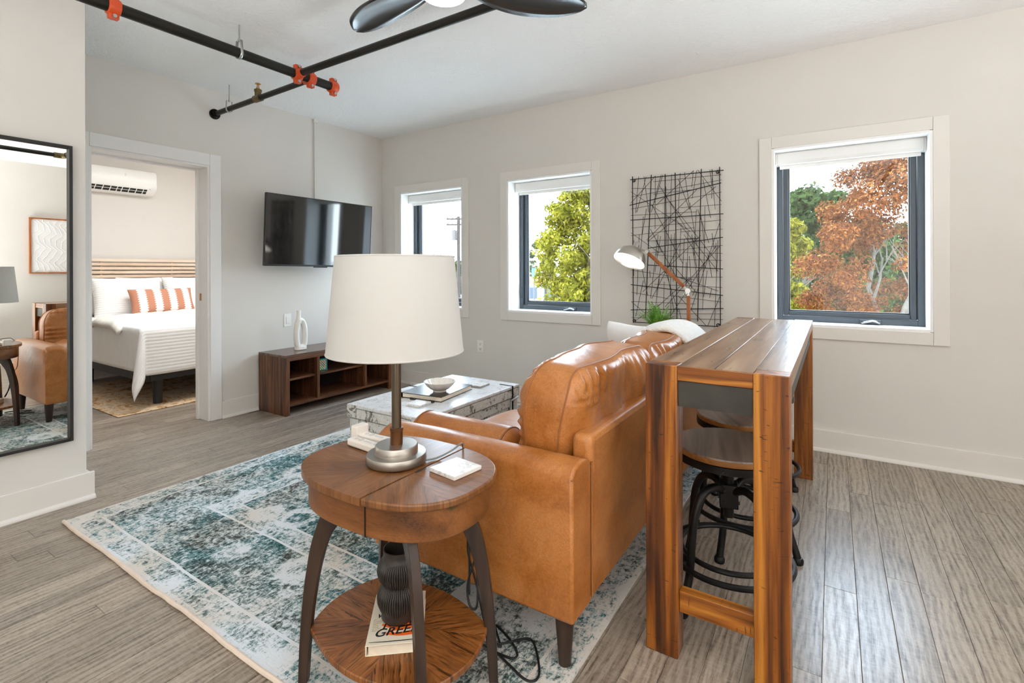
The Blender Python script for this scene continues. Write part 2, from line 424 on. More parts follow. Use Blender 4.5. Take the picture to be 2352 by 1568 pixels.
CERAM = noisy('white_ceramic', lin(240, 237, 230), 0.55, 0.02, 20, 0.06, 220)
CERAMG = mat('glazed_white', lin(240, 234, 226), 0.22)
DARKCER = noisy('dark_brown_ceramic', lin(52, 47, 42), 0.42, 0.12, 20, 0.08, 200, metal=0.25)
MARBLE = mat('white_marble', lin(236, 233, 228), 0.28); g = N(MARBLE); v = g.coord(rnd=9.0)
g.color(g.mix(g.ramp(g.noise(v, 14, 5, 0.6, 2.0), [(0.50, 0.0), (0.56, 0.8), (0.62, 0.0)]), lin(238, 235, 231), lin(190, 188, 188)))
MARBEDGE = noisy('coaster_edge', lin(150, 145, 140), 0.5, 0.2, 60)
PAPER = noisy('page_paper', lin(228, 216, 196), 0.8, 0.05, 40, 0.2, 300)
CORD = mat('black_cord', lin(22, 22, 22), 0.5); GCORD = mat('grey_cord', lin(120, 122, 120), 0.4)
LINEN = mat('white_linen_shade', lin(210, 207, 202), 0.85, 0, 0.2)
g = N(LINEN); v = g.coord(scale=(1, 1, 1)); g.bump(g.noise(v, 420, 2), 0.12, 0.0006)
tr = g.add('ShaderNodeBsdfTranslucent'); tr.inputs[0].default_value = lin(238, 232, 222); mx = g.add('ShaderNodeMixShader'); mx.inputs[0].default_value = 0.15
out = g.n['Material Output']; g.l.new(g.b.outputs[0], mx.inputs[1]); g.l.new(tr.outputs[0], mx.inputs[2]); g.l.new(mx.outputs[0], out.inputs[0])
GLASS = bpy.data.materials.new('window_glass'); GLASS.use_nodes = True
gt = GLASS.node_tree; gt.nodes.remove(gt.nodes['Principled BSDF'])
ta = gt.nodes.new('ShaderNodeBsdfTransparent'); ta.inputs[0].default_value = (0.97, 0.985, 0.98, 1); gl = gt.nodes.new('ShaderNodeBsdfGlossy'); gl.inputs['Roughness'].default_value = 0.0
lw_ = gt.nodes.new('ShaderNodeLayerWeight'); pw_ = gt.nodes.new('ShaderNodeMath'); pw_.operation = 'POWER'; pw_.inputs[1].default_value = 5.0; gt.links.new(lw_.outputs['Facing'], pw_.inputs[0])
fr_ = gt.nodes.new('ShaderNodeMath'); fr_.operation = 'MULTIPLY_ADD'; fr_.inputs[1].default_value = 0.9; fr_.inputs[2].default_value = 0.035; gt.links.new(pw_.outputs[0], fr_.inputs[0]); ms = gt.nodes.new('ShaderNodeMixShader')
gt.links.new(fr_.outputs[0], ms.inputs[0]); gt.links.new(ta.outputs[0], ms.inputs[1]); gt.links.new(gl.outputs[0], ms.inputs[2]); gt.links.new(ms.outputs[0], gt.nodes['Material Output'].inputs[0])
MIRROR = mat('mirror_silver', (0.90, 0.90, 0.87, 1), 0.0, 1.0)
FABW = noisy('white_cotton', lin(242, 240, 238), 0.9, 0.02, 20, 0.2, 220, 0.001)
FLEECE = noisy('white_fleece', lin(242, 238, 232), 0.95, 0.04, 40, 0.9, 120, 0.008, bdetail=6)
def quilt(name, col, sx, sy, strength=0.5):
    m = mat(name, col, 0.9, 0, 0.2); g = N(m); tc = g.add('ShaderNodeTexCoord'); mp = g.add('ShaderNodeMapping'); g.l.new(tc.outputs['UV'], mp.inputs[0])
    w1 = g.wave(mp.outputs[0], sx, 0.3, 1, 2.0, 'BANDS', 'X'); h = g.math('POWER', w1, 0.5)
    if sy: h = g.math('MULTIPLY', h, g.math('POWER', g.wave(mp.outputs[0], sy, 0.3, 1, 2.0, 'BANDS', 'Y'), 0.5))
    h = g.math('ADD', h, g.math('MULTIPLY', g.noise(mp.outputs[0], 30, 3), 0.5))
    g.bump(h, strength, 0.006); return m
QUILT = quilt('white_quilt', lin(244, 243, 241), 10.5, 0, 0.3)
QUILT2 = quilt('cream_puff_quilt', lin(240, 236, 228), 3.2, 3.2, 0.6)
SHAM = quilt('white_sham_quilt', lin(241, 239, 236), 13, 0, 0.45)
ASH = wood('pale_ash', [lin(206, 178, 150), lin(226, 202, 178), lin(238, 220, 200)], 'Y', 10, 60, 0.5, 0.08, 12.0)
ALMB = mat('matte_black', lin(26, 24, 23), 0.55)

# ------------------------------------------------------------------ the setting
XW, YW, ZC = -4.29, 3.97, 2.71          # west (television) wall, north (window) wall, ceiling
Z0, Z1 = 0.835, 2.068                    # window openings
WINS = [(-3.99, -3.135), (-2.59, -1.735), (-0.36, 0.51)]
floor = ST('floor', box(-7.3, 2.7, -2.8, 4.36, -0.2, -0.012), noisy('subfloor', lin(70, 58, 50), 0.7, 0.1, 8))
ST('ceiling', box(-7.3, 2.7, -2.8, 4.36, ZC, ZC + 0.2), CEIL)
parts = [box(-7.3, 2.7, YW, 4.36, -0.2, Z0), box(-7.3, 2.7, YW, 4.36, Z1, ZC)]
xs = [-7.3] + [a for w in WINS for a in w] + [2.7]
for i in range(0, len(xs), 2): parts.append(box(xs[i], xs[i + 1], YW, 4.36, Z0, Z1))
ST('wall_north', join(*parts), WALL)
ST('wall_west', join(box(-4.49, XW, -0.5, 1.318, -0.1, ZC), box(-4.49, XW, 2.11, YW, -0.1, ZC), box(-4.49, XW, 1.318, 2.11, 2.085, ZC)), WALL)
ST('wall_mirror_side', box(XW, -3.39, -2.6, 1.03, -0.1, ZC), WALL)
ST('wall_east', box(2.5, 2.7, -2.8, YW, -0.1, ZC), WALL)
ST('wall_south', box(-3.39, 2.5, -2.8, -2.6, -0.1, ZC), WALL)
ST('wall_bedroom_west', box(-7.3, -7.1, -0.7, YW, -0.1, ZC), WALL)
ST('wall_bedroom_south', box(-7.1, -4.49, -0.7, -0.5, -0.1, ZC), WALL)

# floor planks: each one a part of the floor
PW = 0.1025
def plank_mesh(w, l):
    c = 0.0012; h = 0.011
    a, b = w / 2 - 0.0004, l / 2 - 0.0004
    V = [(-a, -b, -h), (a, -b, -h), (a, b, -h), (-a, b, -h), (-a, -b, -c), (a, -b, -c), (a, b, -c), (-a, b, -c),
         (-a + c, -b + c, 0), (a - c, -b + c, 0), (a - c, b - c, 0), (-a + c, b - c, 0)]
    Fc = [(8, 9, 10, 11)]
    for k in (0, 4):
        for i in range(4):
            j = (i + 1) % 4; Fc.append((k + i, k + j, k + 4 + j, k + 4 + i))
    return V, Fc
rp = random.Random(11)
far_v, far_f = [], []
n_pl = 0
k0 = math.floor((-7.1 - 0.0695) / PW)
for k in range(k0, int((2.5 - 0.0695) / PW) + 1):
    x0 = 0.0695 + k * PW; x1 = x0 + PW; xm = (x0 + x1) / 2
    y = -2.6 if xm > -3.44 else -0.5
    if xm < -4.3: y = -0.5
    y -= rp.random() * 1.2
    while y < YW - 0.005:
        l = rp.choice((0.75, 0.95, 1.15, 1.35, 1.6, 1.85)) * rp.uniform(0.92, 1.08)
        a, b = y, min(y + l, YW)
        y += l
        if xm < -4.27:
            seen = b > 1.15 and a < 2.75 and xm > -6.0
            if xm > -4.52 and not (b > 1.2 and a < 2.3): continue
        else: seen = b > 0.1 and xm < 1.75 and (xm > -3.4 or b > 1.0)
        if -3.12 < x0 and x1 < -0.70 and a > 0.95 and b < 3.8: continue      # wholly under the rug
        if b < -1.6 or (xm < -3.42 and xm > -4.29 and b < 1.0): continue
        o_org = (xm, (a + b) / 2, 0)
        V, Fc = plank_mesh(PW, b - a)
        dz = rp.uniform(-0.0004, 0.0)
        if seen and n_pl < 300:
            me = bpy.data.meshes.new('plank'); me.from_pydata(V, [], Fc); me.materials.append(FLOORW)
            o = bpy.data.objects.new('plank', me); COL.objects.link(o); o.location = (xm, (a + b) / 2, dz); o.parent = floor; n_pl += 1
        else:
            n = len(far_v); far_v += [(p[0] + xm, p[1] + (a + b) / 2, p[2] + dz) for p in V]; far_f += [tuple(i + n for i in q) for q in Fc]
o = M('plank_remainder', (far_v, far_f), FLOORW, parent=floor); o['kind'] = 'stuff'
print('planks', n_pl)

# baseboards: a flat board with a quarter-round shoe
def baseboard(name, p, q, nrm):
    (x0, y0), (x1, y1) = p, q; nx, ny = nrm
    t = 0.016; s = 0.032
    def run(a, z0, z1): return box(min(x0, x1) + min(0, nx * a), max(x0, x1) + max(0, nx * a), min(y0, y1) + min(0, ny * a), max(y0, y1) + max(0, ny * a), z0, z1)
    r = S(name, (min(x0, x1), min(y0, y1), 0))
    M('board', run(t, 0.0, 0.142), TRIM, parent=r, bevel=0.003)
    pts0 = []
    prof = [(t, 0.0), (s, 0.0), (s, 0.008), (s - 0.004, 0.016), (t + 0.004, 0.021), (t, 0.022)]
    V = [(px + nx * d, py + ny * d, z) for (px, py) in (p, q) for d, z in prof]
    n = len(prof); Fc = [(i, (i + 1) % n, n + (i + 1) % n, n + i) for i in range(n)] + [tuple(range(n)), tuple(range(2 * n - 1, n - 1, -1))]
    M('shoe_moulding', (V, Fc), TRIM, parent=r, smooth=True, ang=50)
baseboard('baseboard_north', (XW, YW), (2.5, YW), (0, -1))
baseboard('baseboard_west', (XW, 2.196), (XW, YW - 0.033), (1, 0))
baseboard('baseboard_mirror_side', (-3.39, -2.6), (-3.39, 1.062), (1, 0))
baseboard('baseboard_mirror_end', (XW + 0.02, 1.03), (-3.39, 1.03), (0, 1))
baseboard('baseboard_east', (2.5, -2.6), (2.5, YW - 0.033), (-1, 0))
baseboard('baseboard_bedroom', (-7.1, -0.5), (-7.1, YW), (1, 0))

# bedroom doorway
d1 = S('door_1', (XW, 1.714, 0))
M('jamb', box(-4.49, XW + 0.004, 2.092, 2.112, 0, 2.085), DOORTRIM, parent=d1, bevel=0.002)
M('jamb', box(-4.49, XW + 0.004, 1.316, 1.336, 0, 2.085), DOORTRIM, parent=d1, bevel=0.002)
M('head_jamb', box(-4.49, XW + 0.004, 1.336, 2.092, 2.068, 2.088), DOORTRIM, parent=d1, bevel=0.002)
for y0, y1 in ((2.078, 2.092), (1.336, 1.350)):
    M('door_stop', box(-4.46, -4.425, y0, y1, 0, 2.068), DOORTRIM, parent=d1, bevel=0.001)
M('door_stop', box(-4.46, -4.425, 1.35, 2.078, 2.054, 2.068), DOORTRIM, parent=d1, bevel=0.001)
M('casing', box(XW, XW + 0.017, 2.108, 2.195, 0, 2.178), DOORTRIM, parent=d1, bevel=0.002)
M('casing', box(XW, XW + 0.017, 1.233, 1.32, 0, 2.178), DOORTRIM, parent=d1, bevel=0.002)
M('head_casing', box(XW, XW + 0.0171, 1.321, 2.107, 2.084, 2.178), DOORTRIM, parent=d1, bevel=0.002)
M('strike_plate', box(-4.415, -4.385, 2.0905, 2.0925, 0.98, 1.04), BRASS, parent=d1)

# windows
def window(idx, x0, x1):
    w = S('window_%d' % idx, ((x0 + x1) / 2, YW, Z0))
    c = 0.082; t = 0.016
    M('casing', box(x0 - c, x0 - 0.004, YW - t, YW, Z0 - c, Z1 + c), TRIM, parent=w, bevel=0.0015)
    M('casing', box(x1 + 0.004, x1 + c, YW - t, YW, Z0 - c, Z1 + c), TRIM, parent=w, bevel=0.0015)
    M('casing', box(x0 - 0.003, x1 + 0.003, YW - t, YW, Z1 + 0.004, Z1 + c), TRIM, parent=w, bevel=0.0015)
    M('casing', box(x0 - 0.003, x1 + 0.003, YW - t, YW, Z0 - c, Z0 - 0.004), TRIM, parent=w, bevel=0.0015)
    yf = YW + 0.215
    M('reveal', join(box(x0 - 0.004, x0 + 0.012, YW - 0.012, yf, Z0, Z1), box(x1 - 0.012, x1 + 0.004, YW - 0.012, yf, Z0, Z1),
                     box(x0 + 0.012, x1 - 0.012, YW - 0.012, yf, Z1 - 0.012, Z1 + 0.004), box(x0 + 0.012, x1 - 0.012, YW - 0.012, yf, Z0 - 0.004, Z0 + 0.012)), REVEAL, parent=w)
    a, b, lo, hi = x0 + 0.012, x1 - 0.012, Z0 + 0.012, Z1 - 0.012
    def ring(m, y0, y1):      # four mitre-free bars
        q = m
        return join(box(a + q[0], a + q[1], y0, y1, lo + q[0], hi - q[0]), box(b - q[1], b - q[0], y0, y1, lo + q[0], hi - q[0]),
                    box(a + q[1], b - q[1], y0, y1, lo + q[0], lo + q[1]), box(a + q[1], b - q[1], y0, y1, hi - q[1], hi - q[0]))
    M('frame', ring((0, 0.036), yf - 0.03, yf + 0.06), FRAMEC, parent=w, bevel=0.002)
    M('sash', ring((0.039, 0.072), yf - 0.005, yf + 0.045), FRAMEC, parent=w, bevel=0.004)
    M('glazing_bead', ring((0.072, 0.080), yf + 0.008, yf + 0.03), BLACKP, parent=w, bevel=0.001)
    M('pane', box(a + 0.076, b - 0.076, yf + 0.016, yf + 0.022, lo + 0.076, hi - 0.076), GLASS, parent=w)
    # folding crank at the sill and lock lever on the left stile
    cx = x0 + (x1 - x0) * 0.66; cz = lo + 0.016
    M('crank_housing', box(cx - 0.065, cx + 0.055, yf - 0.055, yf - 0.03, cz - 0.014, cz + 0.016), FRAMEC, parent=w, bevel=0.006, seg=3)
    M('crank_handle', tube(bez([(cx + 0.045, yf - 0.062, cz - 0.004), (cx + 0.01, yf - 0.068, cz + 0.010), (cx - 0.02, yf - 0.066, cz + 0.004), (cx - 0.055, yf - 0.062, cz - 0.006)], 5), 0.0065, 8), CHROME, parent=w, smooth=True)
    M('lock_lever', box(a + 0.012, a + 0.026, yf - 0.042, yf - 0.03, lo + 0.10, lo + 0.22), FRAMEC, parent=w, bevel=0.004)
    return w
for i, (a, b) in enumerate(WINS): window(i + 1, a, b)
BL = ['white roller blind rolled up in the corner window beside the television', 'white roller blind rolled up in the middle window with the yellow-green tree', 'white roller blind rolled up in the window above the far end of the bar table']
for (a, b), lb in zip(WINS, BL):
    y = YW + 0.10
    t = T('roller_blind', lb, 'blind', ((a + b) / 2, y, 1.96), 'roller blinds in the windows')
    zt = Z1 - 0.014
    V = []; prof = [(y + 0.075, zt), (y, zt), (y - 0.004, zt - 0.01), (y - 0.004, zt - 0.062), (y + 0.006, zt - 0.082), (y + 0.075, zt - 0.082)]
    for x in (a + 0.026, b - 0.026): V += [(x, py, pz) for py, pz in prof]
    n = len(prof); Fc = [(i, (i + 1) % n, n + (i + 1) % n, n + i) for i in range(n)] + [tuple(range(n)), tuple(range(2 * n - 1, n - 1, -1))]
    M('fascia', (V, Fc), WHITEP, parent=t)
    for x in (a + 0.019, b - 0.019): M('end_cap', box(x - 0.006, x + 0.006, y, y + 0.078, zt - 0.084, zt), WHITEP, parent=t, bevel=0.002)
    M('fabric_roll', cyl((a + 0.03, y + 0.036, zt - 0.045), (b - 0.03, y + 0.036, zt - 0.045), 0.026), FABW, parent=t, smooth=True)
    M('hem_bar', box(a + 0.034, b - 0.034, y + 0.046, y + 0.056, zt - 0.108, zt - 0.080), WHITEP, parent=t, bevel=0.003)

# ------------------------------------------------------------------ pipes under the ceiling
xA, zA = -3.02, 2.54
pA = T('sprinkler_pipe', 'thick black sprinkler main with orange couplings ending in an orange cap', 'pipe', (xA, 1.0, zA))
M('pipe_run', cyl((xA, -2.6, zA), (xA, 2.33, zA), 0.030, n=24), PIPE, parent=pA, smooth=True)
def coupling(y, parent, branch=0, cap=False, name='coupling'):
    V = [lathe([(0.031, -0.026), (0.040, -0.026), (0.042, -0.012), (0.042, 0.012), (0.040, 0.026), (0.031, 0.026)], n=24)]
    if cap: V = [lathe([(0.0305, -0.03), (0.041, -0.03), (0.044, -0.01), (0.044, 0.015), (0.036, 0.03), (0.0, 0.034)], n=24)]
    m = Matrix.Translation((xA, y, zA)) @ Matrix.Rotation(-PI / 2, 4, 'X')
    ears = [box(-0.016, 0.016, -0.022, 0.022, s * 0.036 - 0.012 + (0.012 if s > 0 else -0.012), s * 0.036 + 0.012 + (0.012 if s > 0 else -0.012)) for s in (-1, 1)]
    o = M(name, join(xf(V[0], m), *[move(e, (xA, y, zA)) for e in ears]), ORANGE, parent=parent, smooth=True, bevel=0.003)
    for s in (-1, 1):
        M('bolt', cyl((xA + 0.026, y, zA + s * 0.049), (xA - 0.026, y, zA + s * 0.049), 0.009, n=8), STEEL, parent=o, smooth=True)
    if branch:
        M('branch_outlet', cyl((xA + branch * 0.02, y, zA), (xA + branch * 0.062, y, zA), 0.034, 0.028), ORANGE, parent=o, smooth=True)
    return o
coupling(1.03, pA); coupling(2.05, pA, 1); coupling(2.15, pA, -1); coupling(2.335, pA, 0, True, 'end_cap')
def hanger(loc, along, label, zc=ZC, r=0.030):
    x, y, z = loc
    t = T('pipe_hanger', label, 'hanger', (x, y, zc), 'zinc pipe hangers')
    M('threaded_rod', cyl((x, y, zc), (x, y, z + r + 0.045), 0.0045, n=8), STEEL, parent=t, smooth=True)
    pts = []
    for k in range(13):
        a = -PI * 0.94 + (PI * 0.88) * k / 12
        d, h = math.cos(a) * (r + 0.0035), math.sin(a) * (r + 0.0035)
        pts.append((x + (0 if along == 'Y' else 0) + (d if along == 'Y' else 0), y + (d if along == 'X' else 0), z + h))
    ends = [(x + (s * 0.02 if along == 'Y' else 0), y + (s * 0.02 if along == 'X' else 0), z + r + 0.045) for s in (-1, 1)]
    path = [ends[0]] + pts + [ends[1]]
    V, Fc = [], []
    for p in path:
        for s in (-1, 1): V.append((p[0] + (s * 0.008 if along == 'X' else 0), p[1] + (s * 0.008 if along == 'Y' else 0), p[2]))
    for i in range(len(path) - 1): Fc.append((2 * i, 2 * i + 1, 2 * i + 3, 2 * i + 2))
    o = M('strap_loop', (V, Fc), STEEL, parent=t, smooth=True, ang=60)
    s = o.modifiers.new('thick', 'SOLIDIFY'); s.thickness = 0.0025; s.offset = 1
    M('hex_nut', cyl((x, y, z + r + 0.040), (x, y, z + r + 0.052), 0.010, n=6), STEEL, parent=t)
hanger((xA, 1.66, zA), 'Y', 'zinc hanger holding the thick main pipe up to the ceiling')
pB = T('sprinkler_branch_pipe', 'black branch pipe running from the main past the ceiling fan', 'pipe', (-2.95, 2.05, 2.54))
M('pipe_run', cyl((-2.96, 2.05, zA), (0.58, 2.05, zA), 0.023), PIPE, parent=pB, smooth=True)
M('elbow', tube(bez([(0.54, 2.05, zA), (0.60, 2.05, zA), (0.63, 2.02, zA), (0.63, 1.96, zA)], 5), 0.031, 14), BRONZE, parent=pB, smooth=True)
M('pipe_run', cyl((0.63, 1.97, zA), (0.63, -2.6, zA), 0.023), PIPE, parent=pB, smooth=True)
zB = 2.515
pC = T('sprinkler_branch_pipe', 'black branch pipe with a brass sprinkler running to the wall above the doorway', 'pipe', (-3.08, 2.15, zB))
M('pipe_run', cyl((-3.075, 2.15, zA - 0.004), (XW + 0.01, 2.15, zB), 0.020), PIPE, parent=pC, smooth=True)
M('wall_elbow', join(cyl((XW + 0.002, 2.15, zB), (XW + 0.014, 2.15, zB), 0.042), cyl((XW + 0.012, 2.15, zB), (XW + 0.045, 2.15, zB), 0.029)), PIPE, parent=pC, smooth=True)
tx = -3.655; zt_ = zB + 0.012
tee = M('tee_fitting', join(cyl((tx - 0.038, 2.15, zt_), (tx + 0.038, 2.15, zt_), 0.027), cyl((tx, 2.15, zt_), (tx, 2.15, zt_ + 0.055), 0.022, 0.024), cyl((tx, 2.15, zt_ + 0.05), (tx, 2.15, zt_ + 0.065), 0.027)), BRONZE, parent=pC, smooth=True)
M('sprinkler_head', join(cyl((tx, 2.15, zt_ + 0.065), (tx, 2.15, zt_ + 0.078), 0.013), bar((tx - 0.011, 2.15, zt_ + 0.075), (tx - 0.006, 2.15, zt_ + 0.112), 0.005, 0.005), bar((tx + 0.011, 2.15, zt_ + 0.075), (tx + 0.006, 2.15, zt_ + 0.112), 0.005, 0.005),
    lathe([(0.0, 0.110), (0.010, 0.112), (0.020, 0.108), (0.021, 0.110), (0.010, 0.116), (0.0, 0.116)], (tx, 2.15, zt_), 16)), BRASS, parent=tee, smooth=True)
hanger((-4.06, 2.15, zB + 0.001), 'X', 'thin zinc hanger on the branch pipe close to the bedroom doorway', r=0.020)

# ------------------------------------------------------------------ ceiling fan
FX, FY = -1.36, 1.60
fan = T('ceiling_fan', 'black three-blade ceiling fan with a glowing white light', 'ceiling fan', (FX, FY, 2.42))
FANM = mat('fan_gloss_black', lin(46, 45, 43), 0.20, 0.2, 1.0)
M('canopy', lathe([(0.0, 2.71), (0.075, 2.71), (0.07, 2.675), (0.03, 2.65), (0.0, 2.65)], (FX, FY, 0), 32), FANM, parent=fan, smooth=True)
M('downrod', cyl((FX, FY, 2.50), (FX, FY, 2.68), 0.014), FANM, parent=fan, smooth=True)
M('motor_housing', lathe([(0.0, 2.50), (0.05, 2.50), (0.10, 2.475), (0.115, 2.44), (0.115, 2.405), (0.105, 2.39), (0.0, 2.39)], (FX, FY, 0), 40), FANM, parent=fan, smooth=True)
LAMPW = mat('lamp_glow', (1, 1, 1, 1), 0.5, 0, 0.3, (1.0, 0.97, 0.93, 1), 6.0)
M('light_dome', lathe([(0.098, 2.392), (0.098, 2.38), (0.09, 2.362), (0.065, 2.35), (0.03, 2.344), (0.0, 2.343)], (FX, FY, 0), 40), LAMPW, parent=fan, smooth=True)
def blade(ang):
    V, Fc = [], []; nr, nc = 40, 9
    for i in range(nr + 1):
        r = 0.09 + 0.575 * i / nr; s = i / nr
        w = 0.05 + 0.165 * math.sin(PI * (0.88 * s) ** 0.85) ** 0.9
        if s > 0.8: w *= math.sqrt(max(0.0, 1 - ((s - 0.8) / 0.2) ** 2)) * 0.99 + 0.01
        sweep = 0.035 * math.sin(PI * s * 0.9)
        for j in range(nc):
            q = (j / (nc - 1) - 0.5)
            y = q * w + sweep; pitch = math.radians(9 - 3 * s)
            z = -math.sin(pitch) * q * w + 0.012 * (1 - (2 * q) ** 2) * (w / 0.15)
            V.append((r, y, z))
    for i in range(nr):
        for j in range(nc - 1): Fc.append((i * nc + j, (i + 1) * nc + j, (i + 1) * nc + j + 1, i * nc + j + 1))
    o = M('blade', xf((V, Fc), Matrix.Translation((FX, FY, 2.425)) @ Matrix.Rotation(ang, 4, 'Z')), FANM, parent=fan, smooth=True, ang=80)
    sm = o.modifiers.new('thick', 'SOLIDIFY'); sm.thickness = 0.007; sm.offset = 0
for a in (170, 51, 291): blade(math.radians(a))

# ------------------------------------------------------------------ rugs
RX0, RX1, RY0, RY1 = -3.155, -0.655, 0.875, 3.85
RUG = mat('distressed_rug', (0.5, 0.5, 0.5, 1), 0.95, 0, 0.1)
g = N(RUG); tc = g.add('ShaderNodeTexCoord'); sp = g.add('ShaderNodeSeparateXYZ'); g.l.new(tc.outputs['Object'], sp.inputs[0])
rcx, rcy = (RX0 + RX1) / 2, (RY0 + RY1) / 2
ex = g.math('SUBTRACT', (RX1 - RX0) / 2, g.math('ABSOLUTE', sp.outputs[0])); ey = g.math('SUBTRACT', (RY1 - RY0) / 2, g.math('ABSOLUTE', sp.outputs[1]))
wob = g.math('MULTIPLY', g.math('SUBTRACT', g.noise(g.coord(), 3, 2), 0.5), 0.02)
ed = g.math('ADD', g.math('MINIMUM', ex, ey), wob)
obj = g.coord()
big = g.noise(obj, 1.6, 3, 0.5, 0.5)
mid = g.noise(obj, 9, 5, 0.7, 1.5)
weave = g.noise(g.coord(scale=(1, 0.5, 1)), 90, 4, 0.8, 0.4)
weave2 = g.noise(g.coord(scale=(0.3, 1, 1)), 95, 3, 0.8, 0.3)
# rosettes: soft rings around scattered centres
vd = g.vor(obj, 3.1, 'F1', 'Distance', 0.55)
rings = g.ramp(vd, [(0.0, 0.85), (0.07, 0.15), (0.13, 0.2), (0.2, 0.95), (0.27, 0.75), (0.34, 0.12), (0.6, 0.12)])
vd2 = g.vor(obj, 9.5, 'SMOOTH_F1', 'Distance', 0.9)
scroll = g.ramp(vd2, [(0.18, 0.1), (0.25, 0.75), (0.32, 0.12), (0.46, 0.55), (0.55, 0.15)])
light = g.math('ADD', g.math('MULTIPLY', rings, 0.50), g.math('MULTIPLY', scroll, 0.36))
light = g.math('ADD', light, g.math('MULTIPLY', g.math('SUBTRACT', mid, 0.5), 1.15))
light = g.math('ADD', light, g.math('MULTIPLY', g.math('SUBTRACT', weave, 0.5), 2.1))
light = g.math('ADD', light, g.math('MULTIPLY', g.math('SUBTRACT', weave2, 0.5), 0.8))
light = g.math('ADD', light, g.math('MULTIPLY', g.math('SUBTRACT', big, 0.5), 0.7))
band = g.ramp(ed, [(0.0, 0.55), (0.018, 0.36), (0.105, 0.95), (0.116, 0.25), (0.44, 0.85), (0.452, 0.38), (0.545, 0.80), (0.556, 0.20)], 'CONSTANT')
light = g.math('ADD', g.math('MULTIPLY_ADD', light, 0.9, 0.17), band)
teal = g.mix(g.ramp(g.noise(obj, 2.4, 3, 0.6, 0.8), [(0.40, 0.0), (0.60, 1.0)]), lin(52, 98, 102), lin(74, 70, 62))
teal = g.mix(g.ramp(g.noise(obj, 4.0, 2), [(0.58, 0.0), (0.70, 0.65)]), teal, lin(86, 60, 48))
cream = g.mix(g.ramp(g.noise(obj, 2.2, 2), [(0.4, 0.0), (0.6, 1.0)]), lin(222, 227, 231), lin(214, 206, 196))
dark = g.mix(g.ramp(light, [(0.06, 0.0), (0.30, 1.0)]), lin(26, 36, 38), teal)
midc = g.mix(g.ramp(light, [(0.34, 0.0), (0.58, 1.0)]), dark, g.mix(0.5, teal, lin(170, 196, 196)))
g.color(g.mix(g.ramp(light, [(0.50, 0.0), (0.82, 1.0)]), midc, cream))
g.bump(g.math('ADD', weave, weave2), 0.6, 0.004)
BIND = noisy('rug_binding', lin(226, 208, 192), 0.9, 0.05, 30, 0.3, 200)
rug = T('area_rug', 'large distressed teal and cream patterned rug under the sofa', 'rug', (rcx, rcy, 0.001))
nx_, ny_ = 50, 60; V, Fc = [], []
def rug_edge(x, y):
    z = 0.009 + 0.0016 * noise.noise((x * 2.2, y * 2.2, 1.0))
    yy = y
    if y < RY0 + 0.4: yy = y + 0.003 * math.sin(x * 9.0) * (1 - (y - RY0) / 0.4) + 0.003 * noise.noise((x * 14, 3, 0))
    return x, yy, z
for j in range(ny_ + 1):
    for i in range(nx_ + 1): V.append(rug_edge(RX0 + (RX1 - RX0) * i / nx_, RY0 + (RY1 - RY0) * j / ny_))
n = len(V); V += [(p[0], p[1], 0.001) for p in V]
for j in range(ny_):
    for i in range(nx_): a = j * (nx_ + 1) + i; Fc.append((a, a + 1, a + nx_ + 2, a + nx_ + 1))
ringi = [i for i in range(nx_ + 1)] + [j * (nx_ + 1) + nx_ for j in range(1, ny_ + 1)] + [ny_ * (nx_ + 1) + i for i in range(nx_ - 1, -1, -1)] + [j * (nx_ + 1) for j in range(ny_ - 1, 0, -1)]
for i in range(len(ringi)): a, b = ringi[i], ringi[(i + 1) % len(ringi)]; Fc.append((a, n + a, n + b, b))
M('pile', (V, Fc), RUG, parent=rug, smooth=True)
M('binding', tube([(p[0], p[1] - 0.006, 0.0075) for p in [rug_edge(RX0 + (RX1 - RX0) * i / 80, RY0) for i in range(81)]], 0.008, 8), BIND, parent=rug, smooth=True)
M('binding', tube([(p[0], p[1] + 0.006, 0.0075) for p in [rug_edge(RX0 + (RX1 - RX0) * i / 80, RY1) for i in range(81)]], 0.008, 8), BIND, parent=rug, smooth=True)
BR = mat('rust_beige_rug', (0.5, 0.4, 0.3, 1), 0.95, 0, 0.1); g = N(BR); v = g.coord()
fa = g.noise(v, 5, 6, 0.7, 1.5); fb = g.noise(g.coord(scale=(0.3, 1, 1)), 40, 4, 0.8)
g.color(g.ramp(g.math('ADD', g.math('MULTIPLY', fa, 0.7), g.math('MULTIPLY', fb, 0.3)), [(0.34, lin(74, 60, 50)), (0.43, lin(168, 122, 76)), (0.52, lin(214, 190, 158)), (0.60, lin(160, 142, 120)), (0.70, lin(226, 206, 178))]))
brug = T('bedroom_rug', 'rust and beige faded rug under the bed', 'rug', (-6.0, 2.6, 0.001))
M('pile', box(-6.75, -5.03, 1.74, 4.0 - 0.1, 0.001, 0.009), BR, parent=brug, bevel=0.003)

